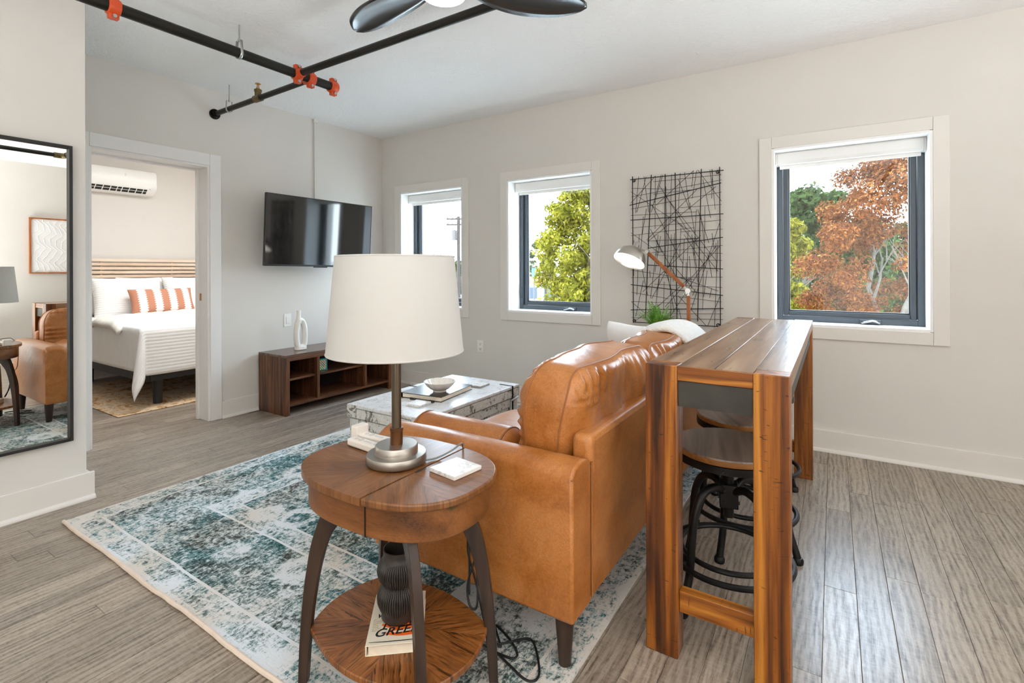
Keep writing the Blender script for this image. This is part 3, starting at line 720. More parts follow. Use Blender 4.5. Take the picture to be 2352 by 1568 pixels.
# ------------------------------------------------------------------ sofa
SY0, SY1 = 1.34, 3.32
sofa = T('sofa', 'tan leather two-cushion sofa with track arms on tapered dark legs', 'sofa', (-1.06, 2.345, 0.009))
M('base', box(-1.455, -0.67, SY0 + 0.02, SY1 - 0.02, 0.165, 0.34), LEATHER, parent=sofa, bevel=0.015, seg=3)
def arm(y0, y1, sgn):
    # side view (x,z) with a gently sloping, rounded top; extruded across y and crowned
    xs_ = [-1.495 + 0.8445 * i / 24 for i in range(25)]
    V, Fc = [], []; prof = []
    m = 11
    for x in xs_:
        zt = 0.605 + 0.012 * min(1, (x + 1.495) / 0.25) ** 0.6
        if x < -1.45: zt -= (0.045 - (x + 1.495)) ** 2 * 14
        for k in range(m):
            s = k / (m - 1); y = y0 + (y1 - y0) * s
            z = zt + 0.024 * math.sin(PI * s) ** 0.7 - 0.006 - (0.010 if k in (0, m - 1) else 0)
            V.append((x, y, z))
    for i in range(24):
        for k in range(m - 1): a = i * m + k; Fc.append((a, a + m, a + m + 1, a + 1))
    nb = len(V)
    for i in range(25): V.append((xs_[i], y0, 0.165)); V.append((xs_[i], y1, 0.165))
    for i in range(24):
        Fc.append((i * m, nb + 2 * i, nb + 2 * i + 2, (i + 1) * m)); Fc.append((i * m + m - 1, (i + 1) * m + m - 1, nb + 2 * i + 3, nb + 2 * i + 1))
        Fc.append((nb + 2 * i, nb + 2 * i + 1, nb + 2 * i + 3, nb + 2 * i + 2))
    Fc.append(tuple(range(m)) + (nb + 1, nb)); Fc.append(tuple(24 * m + k for k in reversed(range(m))) + (nb + 48, nb + 49))
    o = M('arm', (V, Fc), LEATHER, parent=sofa, smooth=True, ang=50, bevel=0.010, seg=3)
    for yy in (y0 - 0.001, y1 + 0.001):
        M('seam', tube([(x, yy + (0.004 if yy < (y0 + y1) / 2 else -0.004), V[i * m][2] - 0.004) for i, x in enumerate(xs_)], 0.0028, 6), STITCH, parent=o, smooth=True)
arm(SY0, SY0 + 0.138, 1); arm(SY1 - 0.138, SY1, -1)
bk = M('back_frame', box(-0.722, -0.650, SY0 + 0.138, SY1 - 0.138, 0.165, 0.690), LEATHER, parent=sofa, bevel=0.022, seg=4)
M('seam', tube([(-0.650, SY0 + 0.139, 0.18), (-0.650, SY0 + 0.139, 0.40), (-0.650, SY0 + 0.139, 0.61)], 0.0035, 6), STITCH, parent=bk, smooth=True)
for y0, y1 in ((SY0 + 0.145, 2.328), (2.332, SY1 - 0.145)):
    (vf, _) = cushion(0.68, y1 - y0 - 0.004, 0.10, 0.035, 20, 20, 0.10, 0.002, 0, y0)
    V = [Vector((-1.15 + p[1], (y0 + y1) / 2 + p[2], 0.41 + p[0])) for p in vf[0]]
    M('seat_cushion', (V, [f[::-1] for f in vf[1]]), LEATHER, parent=sofa, smooth=True, ang=180, sub=1)
def back_cushion(y0, y1, zc, h, lean, xc, seed):
    vf, edges = cushion(y1 - y0, h, 0.13, 0.075, 90, 60, 0.10, 0.020, 0, seed, 0.13)
    m_ = Matrix.Translation((xc, (y0 + y1) / 2, zc)) @ Matrix.Rotation(math.radians(lean), 4, 'Y')
    o = M('back_cushion', xf(vf, m_), LEATHER, parent=sofa, smooth=True, ang=180)
    for s, e in zip((-1, 1), edges):
        M('seam', tube([m_ @ (Vector(p) * 1.0 + Vector((s * 0.002, 0, 0))) for p in e], 0.0034, 6, closed=True), STITCH, parent=o, smooth=True)
    return o
back_cushion(1.482, 2.325, 0.662, 0.46, 6, -0.835, 1.0)
back_cushion(2.335, 3.178, 0.645, 0.44, 6, -0.835, 5.0)
for yc, zb in ((1.580, 0.530), (3.085, 0.575)):
    pr_ = [(0.0, 0.0), (0.07, 0.004), (0.094, 0.018), (0.100, 0.05), (0.101, 0.25), (0.100, 0.43), (0.094, 0.462), (0.07, 0.476), (0.0, 0.48)]
    m_ = Matrix.Translation((-1.475, yc, zb)) @ Matrix.Rotation(PI / 2, 4, 'Y')
    o = M('bolster', xf(lathe(pr_, n=32), m_), LEATHER, parent=sofa, smooth=True, ang=180)
    for q in (0.03, 0.45): M('seam', xf(tube([(0.0975 * math.cos(a * PI / 16), 0.0975 * math.sin(a * PI / 16), q) for a in range(32)], 0.004, 6, closed=True), m_), STITCH, parent=o, smooth=True)
for x, y in ((-0.70, SY0 + 0.045), (-1.40, SY0 + 0.045), (-0.70, SY1 - 0.045), (-1.40, SY1 - 0.045)):
    M('leg', cyl((x, y, 0.010), (x, y, 0.168), 0.019, 0.031, 24), DARKLEG, parent=sofa, smooth=True)

# white pillow and fleece throw on the far half of the sofa
vf, _ = cushion(0.36, 0.42, 0.01, 0.08, 18, 18, 0.0, 0.0015, 0.06, 3.0)
pil = M('throw_pillow', xf(vf, Matrix.Translation((-1.045, 3.02, 0.690)) @ Matrix.Rotation(math.radians(58), 4, 'Z') @ Matrix.Rotation(math.radians(-16), 4, 'Y')), FABW, smooth=True, ang=180, sub=1, org=(-1.10, 2.93, 0.47))
tag(pil, 'white square throw pillow standing on the sofa seat near the fern', 'pillow')
V, Fc = [], []; nu_, nv_ = 34, 22
for j in range(nv_ + 1):
    y = 2.83 + 0.46 * j / nv_
    for i in range(nu_ + 1):
        a = math.radians(-25 + 240 * i / nu_)
        px = -0.815 + 0.190 * math.cos(a); pz = 0.695 + 0.190 * math.sin(a)
        if i > nu_ * 0.86: pz -= 0.02
        px -= 0.02 * math.sin(a)
        ns = 0.009 * noise.noise((y * 7, i * 0.25, 2)) + 0.004 * noise.noise((y * 22, i * 0.8, 5))
        sag = -0.055 * (1 if j in (0, nv_) else 0.0) * 0 - 0.02 * abs(2 * j / nv_ - 1) ** 3
        V.append((px + ns * math.cos(a), y + 0.03 * math.sin(a * 1.3), pz + ns * math.sin(a) + sag))
for j in range(nv_):
    for i in range(nu_): a = j * (nu_ + 1) + i; Fc.append((a, a + 1, a + nu_ + 2, a + nu_ + 1))
thr = M('throw_blanket', (V, Fc), FLEECE, smooth=True, ang=180, org=(-0.815, 3.03, 0.9))
sm = thr.modifiers.new('thick', 'SOLIDIFY'); sm.thickness = 0.028; sm.offset = 1
s2 = thr.modifiers.new('sub', 'SUBSURF'); s2.levels = 1; s2.render_levels = 1
tag(thr, 'fluffy white throw blanket draped over the far sofa back cushion', 'blanket')

# ------------------------------------------------------------------ side table (x: long way) and what it carries
CXT, CYT, ZT = -1.085, 1.063, 0.650
def side_table(cx, cy, label, ground=0.010):
    t = T('side_table', label, 'side table', (cx, cy, ground), 'matching oval side tables')
    VE = [lin(84, 50, 24), lin(112, 70, 36), lin(132, 86, 48), lin(150, 104, 64)]
    topm = veneer('side_table_top_veneer', 0.0, 0.0, VE, 0.15); shm = veneer('side_table_shelf_veneer', 0.0, 0.0, [lin(80, 44, 18), lin(122, 72, 32), lin(148, 92, 46), lin(164, 110, 60)], 0.85)
    sx = cx + 0.083
    out = superell(cx, cy, 0.300, 0.217, 2.5, 96)
    def clip(side, off):
        pts = []
        k = len(out)
        for i in range(k):
            a, b = out[i], out[(i + 1) % k]; lim = sx + off
            ina = (a[0] - lim) * side >= 0; inb = (b[0] - lim) * side >= 0
            if ina: pts.append(a)
            if ina != inb:
                q = (lim - a[0]) / (b[0] - a[0]); pts.append((lim, a[1] + (b[1] - a[1]) * q))
        return pts
    o = M('top_leaf', prism(clip(-1, -0.0012), ZT - 0.020, ZT), topm, parent=t, bevel=0.005, seg=3)
    o2 = M('top_leaf', prism(clip(1, 0.0012), ZT - 0.020, ZT), topm, parent=t, bevel=0.005, seg=3)
    M('finger_notch', box(sx + 0.002, sx + 0.012, cy - 0.022, cy + 0.022, ZT - 0.004, ZT + 0.0006), CORD, parent=o2, bevel=0.004)
    ap = superell(cx, cy, 0.281, 0.199, 2.5, 96)
    M('apron', prism(ap, ZT - 0.105, ZT - 0.021), APRONW, parent=t, bevel=0.003)
    M('seam_line', box(sx - 0.0008, sx + 0.0008, cy - 0.1985, cy - 0.190, ZT - 0.104, ZT - 0.022), CORD, parent=t)
    for q in (-0.02, 0.02): M('hinge', box(cx + 0.265, cx + 0.2785, cy - 0.06 + q - 0.012, cy - 0.06 + q + 0.012, ZT - 0.03, ZT - 0.019), BRONZE, parent=t)
    for sxn, syn in ((-1, -1), (1, -1), (1, 1), (-1, 1)):
        fx_, fy_ = cx + sxn * 0.236, cy + syn * 0.152
        path = [(fx_, fy_, ground), (cx + sxn * 0.226, cy + syn * 0.147, 0.18), (cx + sxn * 0.207, cy + syn * 0.137, 0.34), (cx + sxn * 0.178, cy + syn * 0.121, 0.46), (cx + sxn * 0.125, cy + syn * 0.094, 0.552)]
        wd = [0.026, 0.031, 0.038, 0.048, 0.085]
        pts = bez(path, 6); V, Fc = [], []
        d = Vector((sxn * 0.236, syn * 0.152, 0)).normalized(); sd = Vector((-d.y, d.x, 0))
        for i, p in enumerate(pts):
            u = i / (len(pts) - 1) * 4; k = min(int(u), 3); w_ = wd[k] + (wd[k + 1] - wd[k]) * (u - k)
            tg = (Vector(pts[min(i + 1, len(pts) - 1)]) - Vector(pts[max(i - 1, 0)])).normalized(); nr = tg.cross(sd).normalized()
            for a, b in ((-1, -1), (1, -1), (1, 1), (-1, 1)): V.append(Vector(p) + nr * (a * w_ / 2) + sd * (b * 0.0125))
        # keep foot flat and head under the apron
        for v in V[:4]: v.z = ground
        for v in V: v.z = min(v.z, ZT - 0.1045)
        m = len(pts)
        for i in range(m - 1):
            for j in range(4): j2 = (j + 1) % 4; Fc.append((i * 4 + j, (i + 1) * 4 + j, (i + 1) * 4 + j2, i * 4 + j2))
        Fc += [(0, 1, 2, 3), (4 * m - 1, 4 * m - 2, 4 * m - 3, 4 * m - 4)]
        M('leg', (V, Fc), DARKLEG, parent=t, bevel=0.003, smooth=True)
    cs = [(-0.222, -0.143), (0.222, -0.143), (0.222, 0.143), (-0.222, 0.143)]; bul = [(0, -0.052), (0.040, 0), (0, 0.052), (-0.040, 0)]
    so = []
    for i in range(4):
        a, b = cs[i], cs[(i + 1) % 4]
        for k in range(12):
            s = k / 12; q = math.sin(PI * s)
            so.append((cx + a[0] + (b[0] - a[0]) * s + bul[i][0] * q, cy + a[1] + (b[1] - a[1]) * s + bul[i][1] * q))
    M('shelf', prism(so, 0.155, 0.173), shm, parent=t, bevel=0.003)
    return t
st1 = side_table(CXT, CYT, 'oval wooden side table with curved dark legs and a shelf, carrying the white-shaded lamp')
st2 = dup(st1, (-0.985, 3.655, 0.010), None, 'oval wooden side table between the sofa and the windows, under the fern')

# table lamp
lx, ly = -1.100, 1.072
lamp = T('table_lamp', 'table lamp with a big white drum shade and nickel base', 'lamp', (lx, ly, ZT))
M('base', lathe([(0.0, 0.0), (0.078, 0.0), (0.086, 0.003), (0.0885, 0.008), (0.0885, 0.024), (0.086, 0.029), (0.064, 0.031), (0.0635, 0.036), (0.063, 0.050), (0.060, 0.054), (0.0, 0.055)], (lx, ly, ZT), 64), NICKEL, parent=lamp, smooth=True, ang=50)
M('collar', lathe([(0.0185, 0.054), (0.0185, 0.094), (0.020, 0.095), (0.020, 0.103), (0.0, 0.104)], (lx, ly, ZT), 32), COPPERB, parent=lamp, smooth=True)
M('pole', cyl((lx, ly, ZT + 0.10), (lx, ly, 1.00), 0.0142, n=28), POLE, parent=lamp, smooth=True)
M('neck_collar', lathe([(0.0175, 0.945), (0.0175, 0.985), (0.015, 0.99), (0.0, 0.99)], (lx, ly, 0.0), 32), COPPERB, parent=lamp, smooth=True)
M('switch', join(cyl((lx - 0.02, ly, 0.972), (lx - 0.034, ly, 0.972), 0.005, n=10), cyl((lx - 0.033, ly, 0.972), (lx - 0.036, ly, 0.955), 0.003, n=8)), STEEL, parent=lamp, smooth=True)
sz0, sz1 = 0.981, 1.262
sh = M('lamp_shade', lathe([(0.196, sz0), (0.200, sz0), (0.174, sz1), (0.170, sz1), (0.196, sz0)], (lx, ly, 0), 96), LINEN, parent=lamp, smooth=True, ang=60)
M('shade_rim', tube([(lx + 0.1725 * math.cos(a * PI / 36), ly + 0.1725 * math.sin(a * PI / 36), sz1) for a in range(72)], 0.003, 8, closed=True), LINEN, parent=sh, smooth=True)
M('shade_rim', tube([(lx + 0.1985 * math.cos(a * PI / 36), ly + 0.1985 * math.sin(a * PI / 36), sz0) for a in range(72)], 0.003, 8, closed=True), LINEN, parent=sh, smooth=True)
M('spider', join(*[cyl((lx, ly, 1.225), (lx + 0.172 * math.cos(a), ly + 0.172 * math.sin(a), 1.225), 0.002, n=6) for a in (0.3, 2.4, 4.5)], cyl((lx, ly, 1.0), (lx, ly, 1.23), 0.004, n=8)), STEEL, parent=lamp)
M('bulb', lathe([(0.0, 1.17), (0.018, 1.165), (0.03, 1.14), (0.03, 1.115), (0.016, 1.08), (0.014, 1.02), (0.0, 1.02)], (lx + 0.03, ly, 0), 20), CERAMG, parent=lamp, smooth=True)
c1 = bez([(lx + 0.075, ly + 0.045, ZT + 0.006), (-1.010, 1.150, ZT + 0.005), (-0.985, 1.190, ZT + 0.02), (-0.990, 1.240, ZT + 0.025), (-1.0, 1.262, ZT + 0.012), (-1.015, 1.283, ZT - 0.03), (-1.02, 1.29, ZT - 0.12), (-1.0, 1.285, 0.42), (-0.98, 1.26, 0.40)], 8)
M('lamp_cord', tube(c1, 0.0028, 8), GCORD, parent=lamp, smooth=True)

co = M('coaster', rotz(box(-0.961, -0.857, 1.062, 1.168, ZT + 0.0005, ZT + 0.012), math.radians(-8), (-0.909, 1.115, 0)), MARBLE, bevel=0.0015, org=(-0.909, 1.115, ZT))
tag(co, 'square white marble coaster beside the table lamp on the side table', 'coaster', 'marble coasters')
def remote(c, rz, tilt, label):
    t = T('remote_control', label, 'remote', c, 'white remotes behind the lamp')
    L, W_, H_ = 0.150, 0.036, 0.024
    m_ = Matrix.Translation(c) @ Matrix.Rotation(rz, 4, 'Z') @ Matrix.Rotation(tilt, 4, 'Y')
    M('shell', xf(box(-L / 2, L / 2, -W_ / 2, W_ / 2, 0.0005, H_), m_), OFFW, parent=t, bevel=0.006, seg=3)
    M('dark_base', xf(box(-L / 2 + 0.004, L / 2 - 0.004, -W_ / 2 + 0.004, W_ / 2 - 0.004, 0.0002, 0.004), m_), BLACKP, parent=t)
    for x, r in ((-0.045, 0.0075), (-0.022, 0.010), (-0.001, 0.005), (0.012, 0.005), (0.025, 0.005), (0.05, 0.006)):
        M('button', xf(cyl((x, 0, H_ - 0.001), (x, 0, H_ + 0.0012), r, n=14), m_), mat('button_grey', lin(214, 208, 202), 0.4) if 'button_grey' not in bpy.data.materials else bpy.data.materials['button_grey'], parent=t, smooth=True)
remote((-1.262, 1.095, ZT + 0.001), math.radians(-4), 0.0, 'white remote lying lower, nearest the table edge behind the lamp')
remote((-1.272, 1.150, ZT + 0.001), math.radians(1), 0.0, 'white remote standing in its charging stand behind the other remote')
cs_ = M('charging_stand', join(box(-1.372, -1.338, 1.126, 1.178, ZT, ZT + 0.050), box(-1.36, -1.33, 1.13, 1.174, ZT, ZT + 0.026)), OFFW, bevel=0.006, seg=3, org=(-1.355, 1.152, ZT))
tag(cs_, 'small white charging stand at the end of the rear remote', 'stand')

# book and ribbed vase on the lower shelf
ba = math.radians(40); bc = Vector((-1.083, 1.060, 0.173))
bm_ = Matrix.Translation(bc) @ Matrix.Rotation(ba, 4, 'Z')
bk_ = T('hardcover_book', 'cream hardcover with orange swirls and black brush lettering under the ribbed vase', 'book', bc)
COVER = noisy('cream_cover', lin(226, 216, 196), 0.6, 0.03, 20, 0.05, 100); INK = mat('black_ink', lin(24, 22, 22), 0.6); ORI = mat('orange_ink', lin(236, 98, 22), 0.6); GOLDI = mat('gold_ink', lin(170, 146, 96), 0.6)
M('page_block', xf(box(-0.070, 0.072, -0.106, 0.106, 0.0025, 0.0265), bm_), PAPER, parent=bk_)
cv = M('cover', xf(join(box(-0.076, 0.0755, -0.110, 0.110, 0.0265, 0.0292), box(-0.076, 0.0755, -0.110, 0.110, 0.0, 0.0025), box(-0.078, -0.074, -0.110, 0.110, 0.0, 0.0292)), bm_), COVER, parent=bk_, bevel=0.001)
def blob(name, pts, z, mt, parent):
    M(name, xf(([(x, y, z) for x, y in pts], [tuple(range(len(pts)))]), bm_), mt, parent=parent)
def brush(name, pts, w, z, mt, parent, tip=0.35):
    q = bez([(x, y, z) for x, y in pts], 6); k = len(q); V, Fc = [], []
    for i, p in enumerate(q):
        t_ = (Vector(q[min(i + 1, k - 1)]) - Vector(q[max(i - 1, 0)])).normalized(); s_ = Vector((-t_.y, t_.x, 0))
        ww = w * (tip + (1 - tip) * math.sin(PI * min(1, (i + 0.6) / k)))
        V += [p + s_ * ww / 2, p - s_ * ww / 2]
    for i in range(k - 1): Fc.append((2 * i, 2 * i + 1, 2 * i + 3, 2 * i + 2))
    M(name, xf((V, Fc), bm_), mt, parent=parent)
zc_ = 0.02945
brush('orange_swirl', [(-0.028, -0.068), (0.01, -0.074), (0.05, -0.070), (0.066, -0.060), (0.05, -0.046), (0.01, -0.050), (-0.02, -0.060)], 0.020, zc_, ORI, cv)
brush('orange_swirl', [(-0.042, -0.030), (-0.02, -0.040), (0.02, -0.038), (0.055, -0.030), (0.06, -0.016), (0.02, -0.020), (-0.03, -0.018)], 0.019, zc_, ORI, cv)
brush('orange_swirl', [(-0.05, 0.010), (-0.02, 0.002), (0.03, 0.01), (0.055, 0.026), (0.02, 0.034), (-0.03, 0.026)], 0.018, zc_, ORI, cv)
def lettering(body, size, loc, mt, parent, shear=0.25, extr=0.0, rot=0.0):
    cu = bpy.data.curves.new('lettering', 'FONT'); cu.body = body; cu.size = size; cu.shear = shear; cu.align_x = 'LEFT'; cu.offset = extr
    tmp = bpy.data.objects.new('lettering', cu); me = bpy.data.meshes.new_from_object(tmp); bpy.data.objects.remove(tmp)
    o = bpy.data.objects.new('lettering', me); COL.objects.link(o); me.materials.clear(); me.materials.append(mt)
    o.parent = parent; o.matrix_local = Matrix.Translation(-ORG[parent.name]) @ bm_ @ Matrix.Translation(loc) @ Matrix.Rotation(rot, 4, 'Z')
    return o
lettering('GREEN', 0.042, (-0.060, -0.080, zc_ + 0.0003), INK, cv, 0.35, 0.0007, math.radians(6))
lettering('JOHN', 0.040, (-0.040, -0.044, zc_ + 0.0003), INK, cv, 0.35, 0.0007, math.radians(6))
lettering('with', 0.034, (-0.062, -0.002, zc_ + 0.0003), INK, cv, 0.4, 0.0005, math.radians(6))
for k, tx_ in enumerate(('#1', 'bestselling', 'author of', 'The', 'Fault', 'in Our', 'Stars')):
    lettering(tx_, 0.009, (-0.069, -0.012 - 0.0075 * k, zc_ + 0.0003), GOLDI, cv, 0.3, 0.0, math.radians(4))
brush('ink_stroke', [(-0.070, -0.098), (-0.02, -0.100), (0.04, -0.100), (0.074, -0.100)], 0.0035, zc_ + 0.0002, INK, cv)
brush('ink_stroke', [(0.050, 0.000), (0.060, 0.018), (0.066, 0.034)], 0.004, zc_ + 0.0002, INK, cv)
vz = 0.173 + 0.0296; vx, vy = -1.083, 1.062
prof = [(0.0, 0.0), (0.046, 0.0), (0.050, 0.006), (0.049, 0.022), (0.054, 0.032), (0.0605, 0.050), (0.0615, 0.066), (0.057, 0.084), (0.048, 0.097), (0.0455, 0.102), (0.049, 0.108), (0.058, 0.122), (0.0615, 0.140), (0.0585, 0.158), (0.050, 0.170), (0.0445, 0.174), (0.0435, 0.190), (0.0445, 0.202), (0.042, 0.203), (0.040, 0.190), (0.036, 0.12), (0.0, 0.10)]
va = M('ribbed_vase', lathe(prof, (vx, vy, vz), 168, lambda j, i: (0.018 if j % 3 else -0.050) if 3 < i < 15 else 0), DARKCER, smooth=True, ang=60, org=(vx, vy, vz))
tag(va, 'dark brown ribbed double-bulge vase standing on a cream book', 'vase')

# cords hanging and lying behind the side table
z_ = 0.014
loop = bez([(-0.985, 1.262, 0.402), (-0.985, 1.27, 0.37), (-0.95, 1.262, 0.33), (-0.965, 1.24, 0.24), (-0.945, 1.225, 0.19), (-0.925, 1.235, 0.19), (-0.945, 1.262, 0.28), (-0.972, 1.272, 0.36), (-0.985, 1.275, 0.37), (-0.965, 1.25, 0.27), (-0.955, 1.235, 0.215), (-0.975, 1.262, 0.30), (-0.99, 1.275, 0.37), (-1.0, 1.29, 0.30), (-0.98, 1.30, 0.22), (-0.95, 1.305, 0.1), (-0.93, 1.31, 0.04), (-0.90, 1.33, z_)], 8)
pcd = M('power_cord', tube(loop, 0.0034, 8), CORD, smooth=True, org=(-0.98, 1.26, 0.4))
tag(pcd, 'black cord looped and hanging beside the lower shelf of the side table', 'cord')
fl = bez([(-0.90, 1.33, z_), (-0.97, 1.40, z_), (-0.90, 1.375, z_), (-0.845, 1.338, z_), (-0.838, 1.315, z_), (-0.862, 1.305, z_), (-0.925, 1.308, z_), (-0.88, 1.36, z_ + 0.006), (-0.842, 1.408, z_), (-0.80, 1.38, z_), (-0.748, 1.310, z_), (-0.742, 1.275, z_), (-0.77, 1.262, z_), (-0.84, 1.283, z_), (-0.92, 1.302, z_ + 0.006), (-1.0, 1.30, z_), (-1.05, 1.33, z_)], 8)
fco = M('extension_cord', tube(fl, 0.0036, 8), CORD, smooth=True, org=(-0.88, 1.33, 0.011))
tag(fco, 'black cord lying in loops on the rug beside the sofa leg', 'cord')

# ------------------------------------------------------------------ bar table
bt = T('bar_table', 'tall rustic orange-brown wooden bar table with dark metal aprons behind the sofa', 'table', (-0.31, 2.53, 0))
BX0, BX1, BY0, BY1, BZ = -0.513, -0.103, 1.595, 3.445, 0.920
for x0, x1 in ((BX0, BX0 + 0.100), (BX1 - 0.094, BX1)):
    for y0, y1 in ((BY0, BY0 + 0.072), (BY1 - 0.072, BY1)):
        M('leg', box(x0, x1, y0, y1, 0.0, BZ), ACACIA['Z'], parent=bt, bevel=0.003)
def board(x0, x1, y0, y1, dz=0.0): M('board', box(x0, x1, y0, y1, BZ - 0.046, BZ + dz), ACTOP, parent=bt, bevel=0.0015)
board(BX0, BX0 + 0.1005, BY0 + 0.0725, BY1 - 0.0725); board(BX1 - 0.0945, BX1, BY0 + 0.0725, BY1 - 0.0725)
xm_ = (BX0 + 0.1025 + BX1 - 0.0965) / 2
board(BX0 + 0.1015, xm_ - 0.0012, BY0 + 0.0195, BY1 - 0.0195, -0.002); board(xm_ + 0.0012, BX1 - 0.0955, BY0 + 0.0195, BY1 - 0.0195, -0.002)
for y0 in (BY0 + 0.004, BY1 - 0.019): M('end_rail', box(BX0 + 0.1005, BX1 - 0.0945, y0, y0 + 0.015, BZ - 0.046, BZ - 0.0025), ACACIA['X'], parent=bt, bevel=0.001)
for y0, y1 in ((BY0 + 0.012, BY0 + 0.030), (BY1 - 0.030, BY1 - 0.012)):
    M('metal_apron', box(BX0 + 0.1005, BX1 - 0.0945, y0, y1, BZ - 0.128, BZ - 0.048), GUNMETAL, parent=bt, bevel=0.001)
for x0, x1 in ((BX0 + 0.012, BX0 + 0.030), (BX1 - 0.030, BX1 - 0.012)):
    M('metal_apron', box(x0, x1, BY0 + 0.0725, BY1 - 0.0725, BZ - 0.128, BZ - 0.048), GUNMETAL, parent=bt, bevel=0.001)
for y0 in (BY0 + 0.020, BY1 - 0.056):
    M('stretcher', box(BX0 + 0.1003, BX1 - 0.0943, y0, y0 + 0.036, 0.140, 0.206), ACACIA['X'], parent=bt, bevel=0.002)

# bar stools
STOOLW = wood('stool_seat_wood', [lin(66, 52, 44), lin(104, 86, 74), lin(132, 112, 98), lin(152, 134, 120)], 'Y', 18, 70, 0.32, 0.07, 9.0, 0.8, 0.3)
STRIM = wood('stool_edge_wood', [lin(96, 58, 24), lin(140, 92, 46), lin(160, 110, 60)], 'X', 18, 70, 0.4)
def stool():
    t = T('bar_stool', 'x', 'stool', (0, 0, 0), 'swivel stools under the bar table', local=True)
    h = 0.575; R = 0.190
    M('seat', lathe([(0.0, h - 0.024), (R - 0.002, h - 0.024), (R, h - 0.020), (R, h - 0.005), (0.0, h - 0.005)], n=56), STRIM, parent=t, smooth=True)
    M('seat_top', lathe([(0.0, h - 0.0049), (R, h - 0.0049), (R - 0.003, h), (0.0, h)], n=56), STOOLW, parent=t, smooth=True)
    rim = M('seat_band', lathe([(R - 0.02, h - 0.052), (R - 0.001, h - 0.052), (R + 0.002, h - 0.050), (R + 0.002, h - 0.026), (R - 0.02, h - 0.0245)], n=56), BLACKM, parent=t, smooth=True)
    for a in range(6): M('rivet', xf(lathe([(0.0, 0.004), (0.004, 0.003), (0.006, 0.0)], n=10), Matrix.Rotation(a * PI / 3 + 0.4, 4, 'Z') @ Matrix.Translation((R + 0.002, 0, h - 0.040)) @ Matrix.Rotation(PI / 2, 4, 'Y')), BLACKM, parent=rim, smooth=True)
    M('seat_plate', box(-0.10, 0.10, -0.10, 0.10, h - 0.060, h - 0.025), BLACKM, parent=t, bevel=0.004)
    M('screw_post', cyl((0, 0, 0.305), (0, 0, h - 0.055), 0.018, n=20), BLACKM, parent=t, smooth=True)
    hub = M('hub', box(-0.032, 0.032, -0.032, 0.032, 0.345, 0.43), BLACKM, parent=t, bevel=0.003)
    for a in range(4):
        for z in (0.365, 0.41): M('bolt', xf(cyl((0.018, 0.032, z), (0.018, 0.037, z), 0.006, n=8), Matrix.Rotation(a * PI / 2, 4, 'Z')), BLACKM, parent=hub, smooth=True)
    for a in range(4):
        q = bez([(0.028, 0, 0.405), (0.075, 0, 0.425), (0.130, 0, 0.405), (0.165, 0, 0.34), (0.180, 0, 0.24), (0.192, 0, 0.13), (0.222, 0, 0.03), (0.226, 0, 0.012)], 6)
        lg = M('leg', xf(tube(q, 0.0145, 12), Matrix.Rotation(PI / 4 + a * PI / 2, 4, 'Z')), BLACKM, parent=t, smooth=True)
        M('foot_cap', xf(lathe([(0.0, 0.0), (0.019, 0.0), (0.021, 0.004), (0.021, 0.018), (0.016, 0.026), (0.0, 0.028)], (0.226, 0, 0), 16), Matrix.Rotation(PI / 4 + a * PI / 2, 4, 'Z')), BLACKM, parent=lg, smooth=True)
    M('foot_ring', tube([(0.168 * math.cos(a * PI / 24), 0.168 * math.sin(a * PI / 24), 0.185) for a in range(48)], 0.0095, 10, closed=True), BLACKM, parent=t, smooth=True)
    M('foot_ring', tube([(0.212 * math.cos(a * PI / 24), 0.212 * math.sin(a * PI / 24), 0.165) for a in range(48)], 0.0105, 10, closed=True), BLACKM, parent=t, smooth=True)
    return t
s1 = stool(); s1['label'] = 'black metal swivel stool with a round wooden seat, nearest the bar table front'
s1.location = (-0.330, 2.00, 0); s1.rotation_euler.z = math.radians(12)
dup(s1, (-0.345, 2.445, 0), math.radians(30), 'black metal swivel stool, its grey round seat just behind the first stool')
dup(s1, (-0.365, 3.02, 0), math.radians(-8), 'black metal swivel stool at the window end of the bar table')

# ------------------------------------------------------------------ coffee table: white distressed trunk
DIST = mat('distressed_white_paint', lin(214, 212, 206), 0.55, 0, 0.4); g = N(DIST); v = g.coord(rnd=7.0)
e1 = g.noise(v, 7, 7, 0.78, 1.6); e2 = g.noise(v, 55, 4, 0.7, 0.6)
chip = g.ramp(g.math('ADD', g.math('MULTIPLY', e1, 0.7), g.math('MULTIPLY', e2, 0.3)), [(0.535, 0.0), (0.56, 1.0)])
g.color(g.mix(chip, g.ramp(e2, [(0.3, lin(192, 190, 184)), (0.7, lin(226, 224, 219))]), g.ramp(e2, [(0.4, lin(58, 56, 48)), (0.6, lin(124, 120, 106))])))
g.bump(chip, -0.35, 0.0015)
DISTOP = mat('distressed_white_top', lin(214, 215, 216), 0.30, 0, 0.5); g = N(DISTOP); v = g.coord()
e1 = g.noise(v, 16, 6, 0.75, 1.5)
g.color(g.ramp(e1, [(0.36, lin(230, 230, 230)), (0.55, lin(214, 214, 214)), (0.64, lin(170, 170, 168)), (0.74, lin(122, 122, 118))])); g.bump(e1, 0.2, 0.001)
tx0, tx1, ty0, ty1, tz = -2.385, -1.800, 1.935, 2.890, 0.450
ct = T('coffee_table', 'white chipped-paint trunk coffee table with black iron straps', 'coffee table', ((tx0 + tx1) / 2, (ty0 + ty1) / 2, 0.010))
M('lid', box(tx0, tx1, ty0, ty1, tz - 0.020, tz), DISTOP, parent=ct, bevel=0.004)
DARKW = noisy('dark_inner_wood', lin(46, 42, 34), 0.8, 0.2, 20)
M('inner_body', box(tx0 + 0.028, tx1 - 0.028, ty0 + 0.028, ty1 - 0.028, 0.09, tz - 0.021), DARKW, parent=ct)
